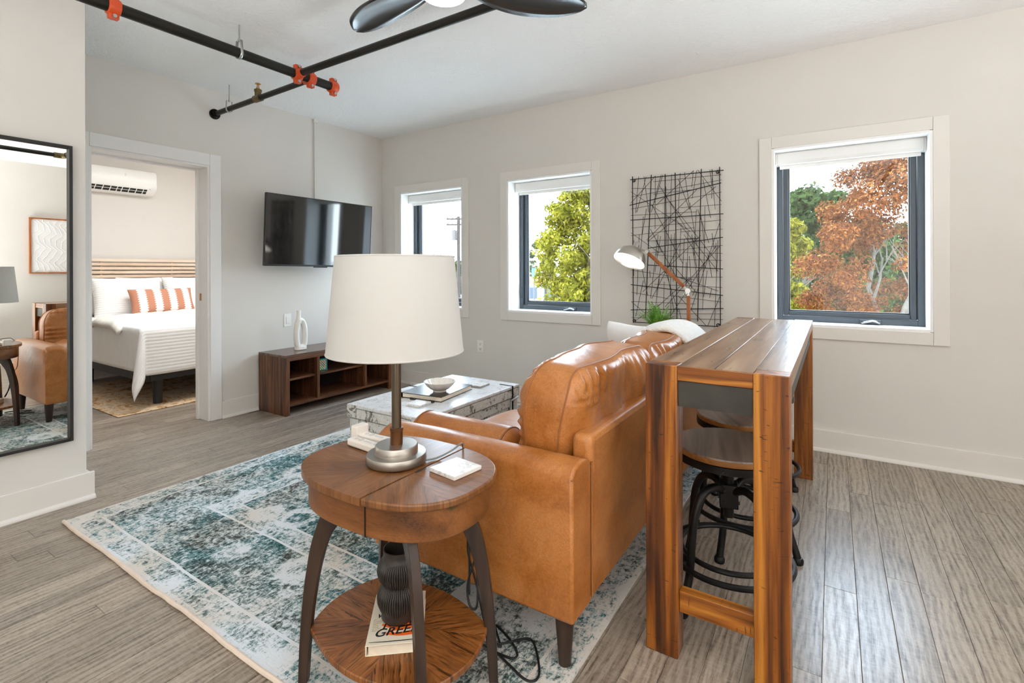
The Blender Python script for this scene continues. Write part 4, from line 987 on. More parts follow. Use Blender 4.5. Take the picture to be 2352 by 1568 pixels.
for a in (box(tx0 + 0.003, tx1 - 0.003, ty0 + 0.003, ty0 + 0.027, tz - 0.078, tz - 0.0235), box(tx0 + 0.003, tx1 - 0.003, ty1 - 0.027, ty1 - 0.003, tz - 0.078, tz - 0.0235),
          box(tx0 + 0.003, tx0 + 0.027, ty0 + 0.0275, ty1 - 0.0275, tz - 0.078, tz - 0.0235), box(tx1 - 0.027, tx1 - 0.003, ty0 + 0.0275, ty1 - 0.0275, tz - 0.078, tz - 0.0235)):
    M('lid_skirt', a, DIST, parent=ct, bevel=0.003)
for x0, x1 in ((tx0 + 0.009, tx0 + 0.080), (tx1 - 0.080, tx1 - 0.009)):
    for y0, y1 in ((ty0 + 0.009, ty0 + 0.080), (ty1 - 0.080, ty1 - 0.009)):
        M('corner_post', box(x0, x1, y0, y1, 0.010, tz - 0.084), DIST, parent=ct, bevel=0.004)
for z0, z1 in ((tz - 0.138, tz - 0.084), (0.075, 0.125)):
    for y0 in (ty0 + 0.013, ty1 - 0.029): M('rail', box(tx0 + 0.083, tx1 - 0.083, y0, y0 + 0.016, z0, z1), DIST, parent=ct, bevel=0.002)
    for x0 in (tx0 + 0.013, tx1 - 0.029): M('rail', box(x0, x0 + 0.016, ty0 + 0.083, ty1 - 0.083, z0, z1), DIST, parent=ct, bevel=0.002)
nb2 = 5
for k in range(nb2):
    w_ = (ty1 - ty0 - 0.20) / nb2
    for x0 in (tx0 + 0.020, tx1 - 0.028): M('panel_board', box(x0, x0 + 0.008, ty0 + 0.10 + k * w_ + 0.002, ty0 + 0.10 + (k + 1) * w_ - 0.002, 0.128, tz - 0.141), DIST, parent=ct, bevel=0.001)
for k in range(3):
    w_ = (tx1 - tx0 - 0.20) / 3
    for y0 in (ty0 + 0.020, ty1 - 0.028): M('panel_board', box(tx0 + 0.10 + k * w_ + 0.002, tx0 + 0.10 + (k + 1) * w_ - 0.002, y0, y0 + 0.008, 0.128, tz - 0.141), DIST, parent=ct, bevel=0.001)
for x0, x1 in ((tx0 - 0.0015, tx0 + 0.075), (tx1 - 0.075, tx1 + 0.0015)):
    for y0, y1, ye in ((ty0 - 0.0015, ty0, ty0), (ty1, ty1 + 0.0015, ty1)):
        M('corner_plate', box(x0, x1, y0 if ye == ty0 else y1 - 0.0025, y0 + 0.0025 if ye == ty0 else y1, tz - 0.074, tz - 0.003), DIST, parent=ct)
for y in (ty1 - 0.085, ty0 + 0.52):
    side = tx1 if y > 2.6 else tx0
    sg = 1 if side == tx1 else -1
    M('iron_strap', join(box(side - sg * 0.10, side + sg * 0.003, y - 0.004, y + 0.004, tz - 0.002, tz + 0.003), box(side + sg * 0.0005, side + sg * 0.004, y - 0.006, y + 0.006, tz - 0.17, tz + 0.003)), BLACKM, parent=ct)
M('hasp_pin', join(cyl((tx1 - 0.002, ty1 - 0.075, tz - 0.085), (tx1 + 0.012, ty1 - 0.075, tz - 0.085), 0.012, n=12), cyl((tx1 + 0.012, ty1 - 0.12, tz - 0.088), (tx1 + 0.012, ty1 - 0.03, tz - 0.078), 0.006, n=10)), STEEL, parent=ct, smooth=True)
# things on the trunk
bkc = (-2.095, 2.395, tz); rb = math.radians(7)
bk2 = T('hardcover_book', 'large black hardcover book under the scalloped bowl', 'book', bkc)
BCOV = noisy('black_cover', lin(40, 34, 30), 0.25, 0.3, 9, 0)
M('page_block', rotz(box(-2.095 - 0.138, -2.095 + 0.140, 2.395 - 0.172, 2.395 + 0.172, tz + 0.004, tz + 0.028), rb, bkc), PAPER, parent=bk2)
M('cover', rotz(join(box(-2.095 - 0.147, -2.095 + 0.146, 2.395 - 0.178, 2.395 + 0.178, tz + 0.028, tz + 0.0315), box(-2.095 - 0.147, -2.095 + 0.146, 2.395 - 0.178, 2.395 + 0.178, tz + 0.0005, tz + 0.004), box(-2.095 - 0.150, -2.095 - 0.145, 2.395 - 0.178, 2.395 + 0.178, tz + 0.0005, tz + 0.0315)), rb, bkc), BCOV, parent=bk2, bevel=0.001)
bz = tz + 0.0315
bprof = [(0.0, 0.0), (0.040, 0.0), (0.041, 0.006), (0.038, 0.008), (0.058, 0.018), (0.082, 0.040), (0.094, 0.060), (0.096, 0.063), (0.092, 0.063), (0.080, 0.043), (0.056, 0.023), (0.0, 0.012)]
bowl = M('scalloped_bowl', lathe(bprof, (-2.035, 2.345, bz), 112, lambda j, i: 0.0 if i < 4 or i == 11 else 0.050 * (abs(math.sin(j * PI * 7 / 56)) - 0.6) * (1 if i > 4 else 0.4)), CERAMG, smooth=True, ang=180, org=(-2.035, 2.345, bz))
tag(bowl, 'white scalloped bowl standing on a black book', 'bowl')
pen = M('pen', join(cyl((-2.135, 2.195, tz + 0.0065), (-2.0, 2.200, tz + 0.0065), 0.0062, 0.0062, 10), cyl((-2.0, 2.200, tz + 0.0065), (-1.955, 2.202, tz + 0.0065), 0.0062, 0.004, 10), bar((-1.99, 2.2, tz + 0.0145), (-1.955, 2.202, tz + 0.0145), 0.004, 0.002)), BLACKP, smooth=True, org=(-2.05, 2.2, tz))
tag(pen, 'black pen lying against the front edge of the black book', 'pen')
c2 = M('coaster', rotz(box(-2.068, -1.962, 2.083, 2.187, tz + 0.0005, tz + 0.012), math.radians(5), (-2.015, 2.135, 0)), MARBLE, bevel=0.0015, org=(-2.015, 2.135, tz))
tag(c2, 'square white marble coaster in front of the pen on the trunk', 'coaster', 'marble coasters')
c3 = M('coaster', rotz(box(-2.052, -1.946, 2.640, 2.750, tz + 0.0005, tz + 0.012), math.radians(3), (-2.0, 2.695, 0)), MARBEDGE, bevel=0.0015, org=(-2.0, 2.695, tz))
tag(c3, 'square grey-edged marble coaster beyond the bowl on the trunk', 'coaster', 'marble coasters')
M('marble_face', rotz(box(-2.050, -1.948, 2.642, 2.748, tz + 0.012, tz + 0.0128), math.radians(3), (-2.0, 2.695, 0)), MARBLE, parent=c3)

# ------------------------------------------------------------------ television console
kx0, kx1, ky0, ky1, kz = -4.262, -3.870, 2.503, 3.700, 0.510
cons = T('tv_console', 'dark walnut television console with open shelves', 'console', ((kx0 + kx1) / 2, (ky0 + ky1) / 2, 0))
M('top', box(kx0, kx1, ky0, ky1, kz - 0.020, kz), WALTOP, parent=cons, bevel=0.002)
for y0, y1 in ((ky0 + 0.002, ky0 + 0.022), (ky1 - 0.022, ky1 - 0.002)): M('side_panel', box(kx0, kx1 - 0.012, y0, y1, 0.0, kz - 0.0205), WALNUT['Z'], parent=cons)
for y0, y1 in ((ky0 + 0.001, ky0 + 0.040), (ky1 - 0.040, ky1 - 0.001)): M('front_stile', box(kx1 - 0.0115, kx1 + 0.006, y0, y1, 0.0, kz - 0.0205), WALNUT['Z'], parent=cons, bevel=0.001)
M('top_rail', box(kx1 - 0.014, kx1 + 0.004, ky0 + 0.0405, ky1 - 0.0405, kz - 0.052, kz - 0.0205), WALNUT['Y'], parent=cons, bevel=0.001)
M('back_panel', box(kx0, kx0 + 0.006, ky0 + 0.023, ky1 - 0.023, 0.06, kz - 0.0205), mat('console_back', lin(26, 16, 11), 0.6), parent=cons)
M('bottom_shelf', box(kx0 + 0.0065, kx1, ky0 + 0.0225, ky1 - 0.0225, 0.072, 0.092), WALNUT['Y'], parent=cons, bevel=0.001)
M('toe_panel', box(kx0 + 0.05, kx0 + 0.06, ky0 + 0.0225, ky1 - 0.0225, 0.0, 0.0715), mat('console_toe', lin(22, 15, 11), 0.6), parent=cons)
dv = ((2.816, 2.842), (3.352, 3.380))
for y0, y1 in dv: M('divider', box(kx0 + 0.0065, kx1 - 0.002, y0, y1, 0.0925, kz - 0.053), WALNUT['Z'], parent=cons, bevel=0.001)
lims = [ky0 + 0.0225, 2.816, 2.842, 3.352, 3.380, ky1 - 0.0225]
for i, zz in zip((0, 2, 4), (0.302, 0.302, 0.302)):
    M('shelf', box(kx0 + 0.007, kx1 - 0.035, lims[i] + 0.0005, lims[i + 1] - 0.0005, zz - 0.018, zz), WALNUT['Y'], parent=cons, bevel=0.001)
for y, s in ((2.8155, 1), (3.3515, 1), (ky1 - 0.0228, 1)):
    for z in (0.22, 0.25, 0.36, 0.39): M('shelf_pin_hole', cyl((kx1 - 0.07, y - 0.0005, z), (kx1 - 0.07, y - 0.002, z), 0.0028, n=8), STEEL, parent=cons)
# looped vase
va_x, va_y = -4.06, 2.775
vv = T('looped_vase', 'white matt ceramic loop vase with a narrow neck on the television console', 'vase', (va_x, va_y, kz))
def ellseg(path, ra, rb_, n=14):
    fr = frames(path, True); V, Fc = [], []
    for (p, t, s, u) in fr:
        for j in range(n):
            a = 2 * PI * j / n
            nin = Vector((1, 0, 0)).cross(t).normalized()
            V.append(p + Vector((1, 0, 0)) * (math.cos(a) * rb_) + nin * (math.sin(a) * ra))
    k = len(fr)
    for i in range(k):
        for j in range(n): j2 = (j + 1) % n; i2 = (i + 1) % k; Fc.append((i * n + j, i2 * n + j, i2 * n + j2, i * n + j2))
    return V, Fc
lp = bez([(va_x, va_y - 0.026, kz + 0.030), (va_x, va_y - 0.036, kz + 0.10), (va_x, va_y - 0.034, kz + 0.19), (va_x, va_y - 0.016, kz + 0.260), (va_x, va_y + 0.018, kz + 0.262), (va_x, va_y + 0.042, kz + 0.20), (va_x, va_y + 0.046, kz + 0.10), (va_x, va_y + 0.034, kz + 0.036), (va_x, va_y - 0.026, kz + 0.030)], 6)[:-1]
M('loop_body', ellseg(lp, 0.0215, 0.030), CERAM, parent=vv, smooth=True, ang=180)
M('neck', lathe([(0.030, 0.235), (0.027, 0.262), (0.020, 0.285), (0.0175, 0.31), (0.0175, 0.350), (0.0185, 0.358), (0.0135, 0.358), (0.0135, 0.30), (0.0, 0.29)], (va_x, va_y - 0.014, kz), 28), CERAM, parent=vv, smooth=True, ang=180)
M('foot', prism(superell(va_x, va_y + 0.004, 0.032, 0.052, 3.5, 32), kz + 0.0005, kz + 0.034), CERAM, parent=vv, smooth=True, bevel=0.006)
# little teal framed box in the middle bay
gx = -3.965; gb = T('framed_box', 'small teal framed box with a gold checked front on the middle console shelf', 'box', (gx, 2.925, 0.302))
TEAL = mat('teal_lacquer', lin(30, 140, 146), 0.35); gy0, gy1 = 2.862, 2.992
for a in (box(gx - 0.05, gx, gy0, gy1, 0.3025, 0.312), box(gx - 0.05, gx, gy0, gy1, 0.404, 0.414), box(gx - 0.05, gx, gy0, gy0 + 0.010, 0.312, 0.404), box(gx - 0.05, gx, gy1 - 0.010, gy1, 0.312, 0.404)):
    M('frame_bar', a, TEAL, parent=gb, bevel=0.001)
CHK = mat('gold_checks', lin(226, 206, 140), 0.5); g = N(CHK); v = g.coord(scale=(1, 1, 1)); ck = g.add('ShaderNodeTexChecker'); g.l.new(v, ck.inputs[0]); ck.inputs['Scale'].default_value = 86; ck.inputs[1].default_value = lin(236, 222, 160); ck.inputs[2].default_value = lin(40, 130, 122)
vn = g.vor(v, 30, 'F1', 'Color'); g.color(g.mix(0.25, ck.outputs[0], vn))
M('patterned_front', box(gx - 0.045, gx - 0.004, gy0 + 0.0105, gy1 - 0.0105, 0.3125, 0.4035), CHK, parent=gb)

# ------------------------------------------------------------------ television
TL, TR, BLc = Vector((-4.018, 2.434, 1.888)), Vector((-3.946, 3.500, 1.876)), Vector((-4.050, 2.413, 1.268))
ux = (TR - TL).normalized(); uz = (TL - BLc); uz = (uz - ux * uz.dot(ux)).normalized(); un = ux.cross(uz).normalized()
if un.x < 0: un = -un
tvw, tvh = 1.085, 0.622; tc0 = TL + ux * (tvw / 2) - uz * (tvh / 2)
mt_ = Matrix(((ux.x, uz.x, un.x, tc0.x), (ux.y, uz.y, un.y, tc0.y), (ux.z, uz.z, un.z, tc0.z), (0, 0, 0, 1)))
tv = T('television', 'black flat television on a swivel arm on the wall', 'television', tc0)
M('housing', xf(box(-tvw / 2, tvw / 2, -tvh / 2, tvh / 2, -0.030, -0.004), mt_), BLACKP, parent=tv, bevel=0.004)
M('rear_bulge', xf(box(-tvw * 0.34, tvw * 0.34, -tvh * 0.38, tvh * 0.20, -0.058, -0.030), mt_), BLACKP, parent=tv, bevel=0.008)
M('screen', xf(box(-tvw / 2 + 0.006, tvw / 2 - 0.006, -tvh / 2 + 0.016, tvh / 2 - 0.006, -0.004, -0.0015), mt_), SCREEN, parent=tv)
for a in (box(-tvw / 2, tvw / 2, tvh / 2 - 0.006, tvh / 2, -0.004, 0.0), box(-tvw / 2, tvw / 2, -tvh / 2, -tvh / 2 + 0.016, -0.004, 0.0), box(-tvw / 2, -tvw / 2 + 0.006, -tvh / 2 + 0.016, tvh / 2 - 0.006, -0.004, 0.0), box(tvw / 2 - 0.006, tvw / 2, -tvh / 2 + 0.016, tvh / 2 - 0.006, -0.004, 0.0)):
    M('bezel', xf(a, mt_), BLACKP, parent=tv)
M('sensor_tab', xf(box(-0.075, 0.06, -tvh / 2 - 0.009, -tvh / 2, -0.02, -0.001), mt_), BLACKP, parent=tv, bevel=0.002)
wc = mt_ @ Vector((0, 0, -0.06))
M('swivel_arm', join(bar(wc, (XW + 0.09, wc.y - 0.12, wc.z), 0.04, 0.06), bar((XW + 0.09, wc.y - 0.12, wc.z), (XW + 0.045, wc.y, wc.z), 0.04, 0.06)), BLACKM, parent=tv)
M('wall_plate', box(XW + 0.001, XW + 0.016, wc.y - 0.1, wc.y + 0.1, wc.z - 0.15, wc.z + 0.15), BLACKM, parent=tv, bevel=0.003)
cc = T('cable_cover', 'thin white cable conduit from the ceiling down to the television', 'conduit', (XW, 3.10, 1.90))
M('raceway', box(XW, XW + 0.016, 3.086, 3.112, 1.93, ZC), WALL, parent=cc, bevel=0.003)
M('ceiling_clip', box(XW, XW + 0.026, 3.078, 3.120, ZC - 0.035, ZC), TRIM, parent=cc, bevel=0.003)
M('loose_cable', tube(bez([(XW + 0.010, 3.100, 1.96), (XW + 0.012, 3.108, 1.90), (XW + 0.035, 3.112, 1.84), (XW + 0.06, 3.10, 1.78)], 5), 0.006, 8), WHITEP, parent=cc, smooth=True)
def outlet(name, c, wall, label, kind):
    x, y, z = c
    t = T(name, label, kind, c)
    def bx(a0, a1, z0, z1, d0, d1): return box(x + a0, x + a1, y - d1, y - d0, z + z0, z + z1) if wall == 'N' else box(x + d0, x + d1, y + a0, y + a1, z + z0, z + z1)
    M('plate', bx(-0.037, 0.037, -0.060, 0.060, 0, 0.005), WHITEP, parent=t, bevel=0.002)
    if kind == 'outlet':
        for dz in (-0.024, 0.024):
            r = M('receptacle', bx(-0.017, 0.017, dz - 0.015, dz + 0.015, 0.005, 0.007), OFFW, parent=t, bevel=0.0015)
            for a in (-0.008, 0.005): M('slot', bx(a, a + 0.003, dz - 0.002, dz + 0.008, 0.007, 0.0073), BLACKP, parent=r)
            M('ground_slot', bx(-0.003, 0.003, dz - 0.011, dz - 0.006, 0.007, 0.0073), BLACKP, parent=r)
    else:
        M('rocker', bx(-0.017, 0.017, -0.033, 0.033, 0.005, 0.009), WHITEP, parent=t, bevel=0.002)
    return t
outlet('wall_outlet', (-2.917, YW, 0.477), 'N', 'white double wall outlet under the space between the two left windows', 'outlet')
outlet('wall_switch_plate', (XW, 2.800, 0.765), 'W', 'white wall plate half hidden behind the looped vase', 'wall plate')

# ------------------------------------------------------------------ wire wall art
wa = T('wire_wall_art', 'black metal wall art of crossing wires between the middle and right windows', 'wall art', (-1.03, 3.945, 1.38))
THICK= [(-1.368,1.978,-1.364,0.793),(-1.214,1.975,-1.265,0.838),(-1.105,1.969,-1.109,1.204),(-1.028,1.972,-1.018,0.807),(-0.834,1.979,-0.865,0.831),(-0.705,1.98,-0.703,0.808),(-1.387,1.954,-0.677,1.952),(-1.392,1.746,-0.694,1.861),(-1.386,1.625,-0.68,1.632),(-1.243,1.394,-0.684,1.459),(-1.243,1.259,-0.684,1.226),(-1.385,1.102,-0.685,1.031),(-1.386,0.897,-0.682,0.935),(-1.367,0.799,-0.715,0.8)]
THIN= [(-1.381,1.762,-1.18,1.961),(-1.384,1.858,-0.921,1.516),(-1.379,1.522,-1.154,1.357),(-1.254,1.459,-0.869,1.828),(-1.242,1.447,-0.731,1.836),(-1.287,1.046,-0.84,1.48),(-1.175,1.73,-0.889,1.972),(-1.214,1.744,-0.973,1.267),(-1.147,1.881,-0.941,1.532),(-1.115,1.812,-0.723,1.275),(-0.859,1.974,-0.692,1.725),(-1.025,1.611,-0.718,1.208),(-1.211,0.994,-0.989,1.428),(-1.225,1.546,-1.005,1.128),(-1.117,1.204,-0.719,1.064),(-1.194,0.907,-0.922,1.161),(-1.347,0.811,-1.145,0.952),(-1.381,0.962,-1.2,0.819),(-1.107,0.932,-0.703,1.398),(-1.07,0.858,-0.732,1.399),(-1.006,1.021,-0.803,0.803),(-0.793,0.803,-0.704,1.029),(-1.101,1.204,-1.006,0.893),(-1.047,1.257,-0.872,1.046),(-0.962,1.491,-0.801,1.234),(-0.913,0.918,-0.702,1.583),(-1.003,1.921,-0.92,1.68),(-0.92,1.732,-0.871,1.403),(-0.86,1.675,-0.781,1.421),(-0.824,1.902,-0.77,1.607),(-0.759,1.968,-0.736,1.667),(-0.774,1.968,-0.76,1.844),(-0.754,1.966,-0.76,1.751),(-1.378,1.884,-1.088,1.851),(-1.196,1.918,-0.694,1.92),(-1.378,1.815,-0.692,1.884),(-1.378,1.714,-0.692,1.792),(-1.384,1.664,-0.87,1.66),(-0.993,1.698,-0.691,1.7),(-1.379,1.562,-0.695,1.587),(-1.379,1.499,-0.885,1.54),(-0.988,1.513,-0.685,1.52),(-1.248,1.451,-0.86,1.455),(-1.232,1.356,-0.686,1.4),(-0.963,1.352,-0.686,1.341),(-1.005,1.3,-0.692,1.29),(-1.38,1.221,-0.892,1.145),(-1.383,1.159,-0.689,1.166),(-1.188,1.107,-0.69,1.09),(-1.381,1.04,-1.085,0.996),(-1.069,1.02,-0.695,0.983),(-1.381,0.965,-0.882,0.961),(-1.189,0.876,-0.687,0.896),(-1.382,0.834,-0.686,0.853),(-1.197,1.819,-0.869,1.828),(-1.1,1.453,-0.86,1.46),(-1.187,1.341,-1.005,1.319),(-1.318,1.973,-1.344,1.681),(-1.272,1.968,-1.233,1.679),(-1.257,1.966,-1.335,1.686),(-1.134,1.967,-1.214,1.678),(-1.125,1.968,-1.191,1.753),(-1.18,1.961,-1.184,1.544),(-1.057,1.963,-1.067,1.592),(-0.988,1.964,-1.003,1.664),(-0.959,1.969,-0.92,1.68),(-0.867,1.97,-0.9,1.762),(-0.894,1.975,-0.905,1.847),(-1.253,1.708,-1.287,1.504),(-1.281,1.649,-1.305,1.349),(-1.312,1.505,-1.332,1.019),(-1.143,1.487,-1.19,1.204),(-1.159,1.499,-1.222,0.994),(-1.181,1.456,-1.133,1.356),(-1.098,1.871,-1.093,1.41),(-1.078,1.625,-1.092,1.236),(-1.057,1.495,-1.067,1.02),(-1.036,1.505,-1.047,1.128),(-0.985,1.54,-0.994,1.321),(-0.962,1.459,-0.979,1.15),(-0.931,1.511,-0.941,1.129),(-0.906,1.488,-0.871,1.235),(-0.87,1.676,-0.889,1.319),(-0.84,1.632,-0.811,1.38),(-0.808,1.693,-0.816,1.234),(-0.761,1.493,-0.747,1.379),(-0.732,1.419,-0.728,1.193),(-0.791,1.338,-0.762,1.162),(-0.821,1.255,-0.827,0.921),(-0.796,1.214,-0.822,1.015),(-0.762,1.084,-0.777,1.011),(-1.283,1.137,-1.347,0.845),(-1.288,1.226,-1.244,1.016),(-1.155,1.149,-1.2,0.819),(-1.133,1.28,-1.177,1.017),(-1.117,1.127,-1.123,0.899),(-1.09,1.214,-1.038,0.892),(-1.064,0.998,-1.07,0.825),(-0.922,1.325,-0.907,1.077),(-0.948,1.278,-0.952,1.012),(-0.901,1.404,-0.861,1.13),(-1.006,0.925,-0.985,0.83),(-0.717,1.439,-0.744,0.79),(-0.882,1.077,-0.902,1.024),(-1.356,1.462,-1.359,1.17),(-1.232,1.215,-1.226,1.16)]

WM = mat('black_wire', lin(20, 19, 19), 0.5, 0.4)
for i, (a, b, c_, d) in enumerate(THICK): M('wire', bar((a, 3.944, b), (c_, 3.944, d), 0.0058, 0.0058), WM, parent=wa)
for i, (a, b, c_, d) in enumerate(THIN):
    yy = 3.944 + (0.0055 if i % 2 else -0.0055)
    M('wire', bar((a, yy, b), (c_, yy, d), 0.0030, 0.0030), WM, parent=wa)
for x, z in ((-1.356, 1.944), (-0.718, 1.944), (-1.356, 0.81), (-0.718, 0.81)):
    M('hanging_tab', join(tube([(x + 0.011 * math.cos(k * PI / 8), 3.944, z + 0.011 * math.sin(k * PI / 8)) for k in range(16)], 0.0035, 6, closed=True), cyl((x, 3.944, z), (x, YW, z), 0.004, n=8)), WM, parent=wa)

# ------------------------------------------------------------------ reading lamp and fern on the far side table
q = (-0.848, 3.60, ZT)
rl = T('reading_lamp', 'jointed reading lamp with wooden arms and a lit aluminium dome shade', 'lamp', q)
WARM = wood('lamp_arm_wood', [lin(120, 62, 22), lin(160, 92, 42), lin(182, 114, 60)], 'Z', 18, 70, 0.4)
def jm(): return None
M('base', lathe([(0.0, 0.0), (0.086, 0.0), (0.088, 0.004), (0.086, 0.016), (0.03, 0.024), (0.0, 0.026)], q, 40), ALU, parent=rl, smooth=True, ang=50)
J1 = Vector((-0.850, 3.60, 1.075)); J2 = Vector((-1.150, 3.63, 1.352))
M('lower_arm', bar((q[0], q[1], ZT + 0.05), (J1.x, J1.y, J1.z - 0.035), 0.024, 0.018), WARM, parent=rl, bevel=0.003)
M('lower_ferrule', cyl((q[0], q[1], ZT + 0.024), (q[0], q[1], ZT + 0.055), 0.014), CHROME, parent=rl, smooth=True)
ua = (J2 - J1).normalized(); a0 = J1 + ua * 0.04; a1 = J2 - ua * 0.015
M('upper_arm', bar(a0, a1, 0.020, 0.024), WARM, parent=rl, bevel=0.003)
M('elbow_joint', join(cyl(J1 + Vector((0, -0.022, 0)), J1 + Vector((0, 0.022, 0)), 0.018, n=20), bar(J1, a0 + ua * 0.006, 0.010, 0.016), bar(J1, (J1.x, J1.y, J1.z - 0.045), 0.014, 0.012), tube([(J1.x - 0.02 + 0.010 * math.cos(k * PI / 6), J1.y - 0.026, J1.z - 0.02 + 0.012 * math.sin(k * PI / 6)) for k in range(12)], 0.0025, 6, closed=True)), CHROME, parent=rl, smooth=True)
ax_ = Vector((-0.213, -0.484, -0.883)).normalized()      # the way the shade points
oc = Vector((-1.272, 3.585, 1.285)); apex = oc - ax_ * 0.105
mS = Matrix.Translation(oc) @ ax_.to_track_quat('Z', 'Y').to_matrix().to_4x4()
shp = [(0.118, 0.0), (0.1175, -0.012), (0.110, -0.045), (0.092, -0.078), (0.062, -0.100), (0.03, -0.110), (0.0, -0.112)]
M('dome_shade', xf(lathe(shp + [(0.0, -0.108), (0.03, -0.106), (0.060, -0.096), (0.089, -0.075), (0.107, -0.043), (0.1145, -0.011), (0.118, 0.0)], n=56), mS), ALU, parent=rl, smooth=True, ang=40)
M('glowing_bulb', xf(lathe([(0.0, -0.014), (0.02, -0.017), (0.032, -0.034), (0.034, -0.05), (0.022, -0.075), (0.018, -0.095), (0.0, -0.096)], n=24), mS), mat('bulb_glow', (1, 1, 1, 1), 0.5, 0, 0.3, (1.0, 0.86, 0.68, 1), 60.0), parent=rl, smooth=True)
M('diffuser', xf(lathe([(0.0, -0.0125), (0.112, -0.0125), (0.112, -0.0105), (0.0, -0.0105)], n=48), mS), mat('diffuser_glow', (1, 1, 1, 1), 0.4, 0, 0.3, (1.0, 0.93, 0.84, 1), 3.5), parent=rl, smooth=True)
sp0 = apex
M('socket_bracket', join(bar(sp0 + ax_ * 0.005, sp0 - ax_ * 0.062, 0.036, 0.022), cyl(J2 + Vector((0, -0.02, 0)), J2 + Vector((0, 0.02, 0)), 0.014, n=16), bar(J2, sp0 - ax_ * 0.02, 0.012, 0.012), bar(J2, a1 - ua * 0.006, 0.012, 0.014), tube([(J2.x + 0.022 + 0.010 * math.cos(k * PI / 6), J2.y - 0.018, J2.z + 0.010 + 0.013 * math.sin(k * PI / 6)) for k in range(12)], 0.0025, 6, closed=True)), ALU, parent=rl, smooth=True, bevel=0.002)

fe = T('potted_fern', 'green potted fern behind the sofa under the wire art', 'plant', (-1.085, 3.665, ZT))
M('pot', lathe([(0.0, 0.0), (0.045, 0.0), (0.058, 0.09), (0.060, 0.092), (0.054, 0.092), (0.050, 0.075), (0.0, 0.072)], (-1.085, 3.665, ZT), 32), CERAM, parent=fe, smooth=True, ang=50)
M('soil', lathe([(0.0, 0.078), (0.052, 0.078), (0.05, 0.07), (0.0, 0.07)], (-1.085, 3.665, ZT), 20), noisy('soil', lin(48, 36, 28), 0.9, 0.3, 40), parent=fe)
FERN = mat('fern_green', lin(84, 140, 48), 0.5, 0, 0.4); g = N(FERN); v = g.coord(); g.color(g.ramp(g.noise(v, 30, 2), [(0.3, lin(62, 118, 34)), (0.7, lin(132, 186, 76))]))
rf = random.Random(4)
for k in range(26):
    a = 2 * PI * k / 26 * 3.0 + rf.uniform(-0.25, 0.25); L = rf.uniform(0.22, 0.31); lean = rf.uniform(0.18, 0.95)
    V, Fc = [], []; base = Vector((-1.085, 3.665, ZT + 0.075)); d = Vector((math.cos(a), math.sin(a), 0)); sd = Vector((-d.y, d.x, 0)); n_ = 20
    for i in range(n_ + 1):
        s = i / n_; p = base + d * (L * (0.12 * s + lean * 0.75 * s * s)) + Vector((0, 0, L * (1.0 * s - 0.42 * lean * s * s)))
        w_ = 0.0012; V += [p + sd * w_, p - sd * w_]
    for i in range(n_): Fc.append((2 * i, 2 * i + 1, 2 * i + 3, 2 * i + 2))
    for i in range(2, n_ + 1):
        s = i / n_; p = (Vector(V[2 * i]) + Vector(V[2 * i + 1])) / 2; ll = 0.030 * math.sin(PI * min(1, s * 0.9 + 0.1)) + 0.004
        up = (p - (Vector(V[2 * i - 2]) + Vector(V[2 * i - 1])) / 2).normalized()
        for sg in (-1, 1):
            t_ = p + sd * (sg * ll) + up * (ll * 0.35) - Vector((0, 0, 0.25 * ll)); m1 = p + sd * (sg * ll * 0.5) + up * (0.0055 + ll * 0.1); m2 = p + sd * (sg * ll * 0.5) - up * 0.004
            n0 = len(V); V += [p, m2, t_, m1]; Fc.append((n0, n0 + 1, n0 + 2, n0 + 3))
    M('frond', (V, Fc), FERN, parent=fe, fixn=False)

# ------------------------------------------------------------------ wall mirror
my0, my1, mz0, mz1 = 0.36, 0.966, 0.337, 1.879
mr = T('wall_mirror', 'tall wall mirror in a black frame beside the bedroom doorway', 'mirror', (-3.385, (my0 + my1) / 2, (mz0 + mz1) / 2))
fw, f0, f1 = 0.014, -3.389, -3.352
for a in (box(f0, f1, my0, my0 + fw, mz0, mz1), box(f0, f1, my1 - fw, my1, mz0, mz1), box(f0, f1, my0 + fw, my1 - fw, mz0, mz0 + fw), box(f0, f1, my0 + fw, my1 - fw, mz1 - fw, mz1)):
    M('frame_bar', a, ALMB, parent=mr, bevel=0.001)
ga = math.radians(0.0)
M('mirror_glass', box(-3.386, -3.3735, my0 + fw, my1 - fw, mz0 + fw, mz1 - fw), MIRROR, parent=mr)

# things seen only in the mirror
pa = T('framed_relief_art', 'white wavy relief picture in a thin wood frame, seen in the mirror', 'picture', (2.5, 2.60, 1.58))
aw0, aw1, az0, az1 = 2.19, 3.05, 1.20, 1.97
for a in (box(2.46, 2.499, aw0, aw0 + 0.018, az0, az1), box(2.46, 2.499, aw1 - 0.018, aw1, az0, az1), box(2.46, 2.499, aw0 + 0.018, aw1 - 0.018, az0, az0 + 0.018), box(2.46, 2.499, aw0 + 0.018, aw1 - 0.018, az1 - 0.018, az1)):
    M('frame_bar', a, WARM, parent=pa, bevel=0.001)
M('canvas', box(2.475, 2.498, aw0 + 0.018, aw1 - 0.018, az0 + 0.018, az1 - 0.018), FABW, parent=pa)
for k in range(13):
    y0 = aw0 + 0.06 + k * 0.062
    pts = [(2.474, min(max(y0 + 0.040 * math.sin(s * 0.75 + k * 0.5) + 0.012 * math.sin(s * 1.9 + k), aw0 + 0.024), aw1 - 0.024), az0 + 0.022 + (az1 - az0 - 0.044) * s / 22) for s in range(23)]
    M('relief_ridge', tube(pts, 0.003, 6), FABW, parent=pa, smooth=True)

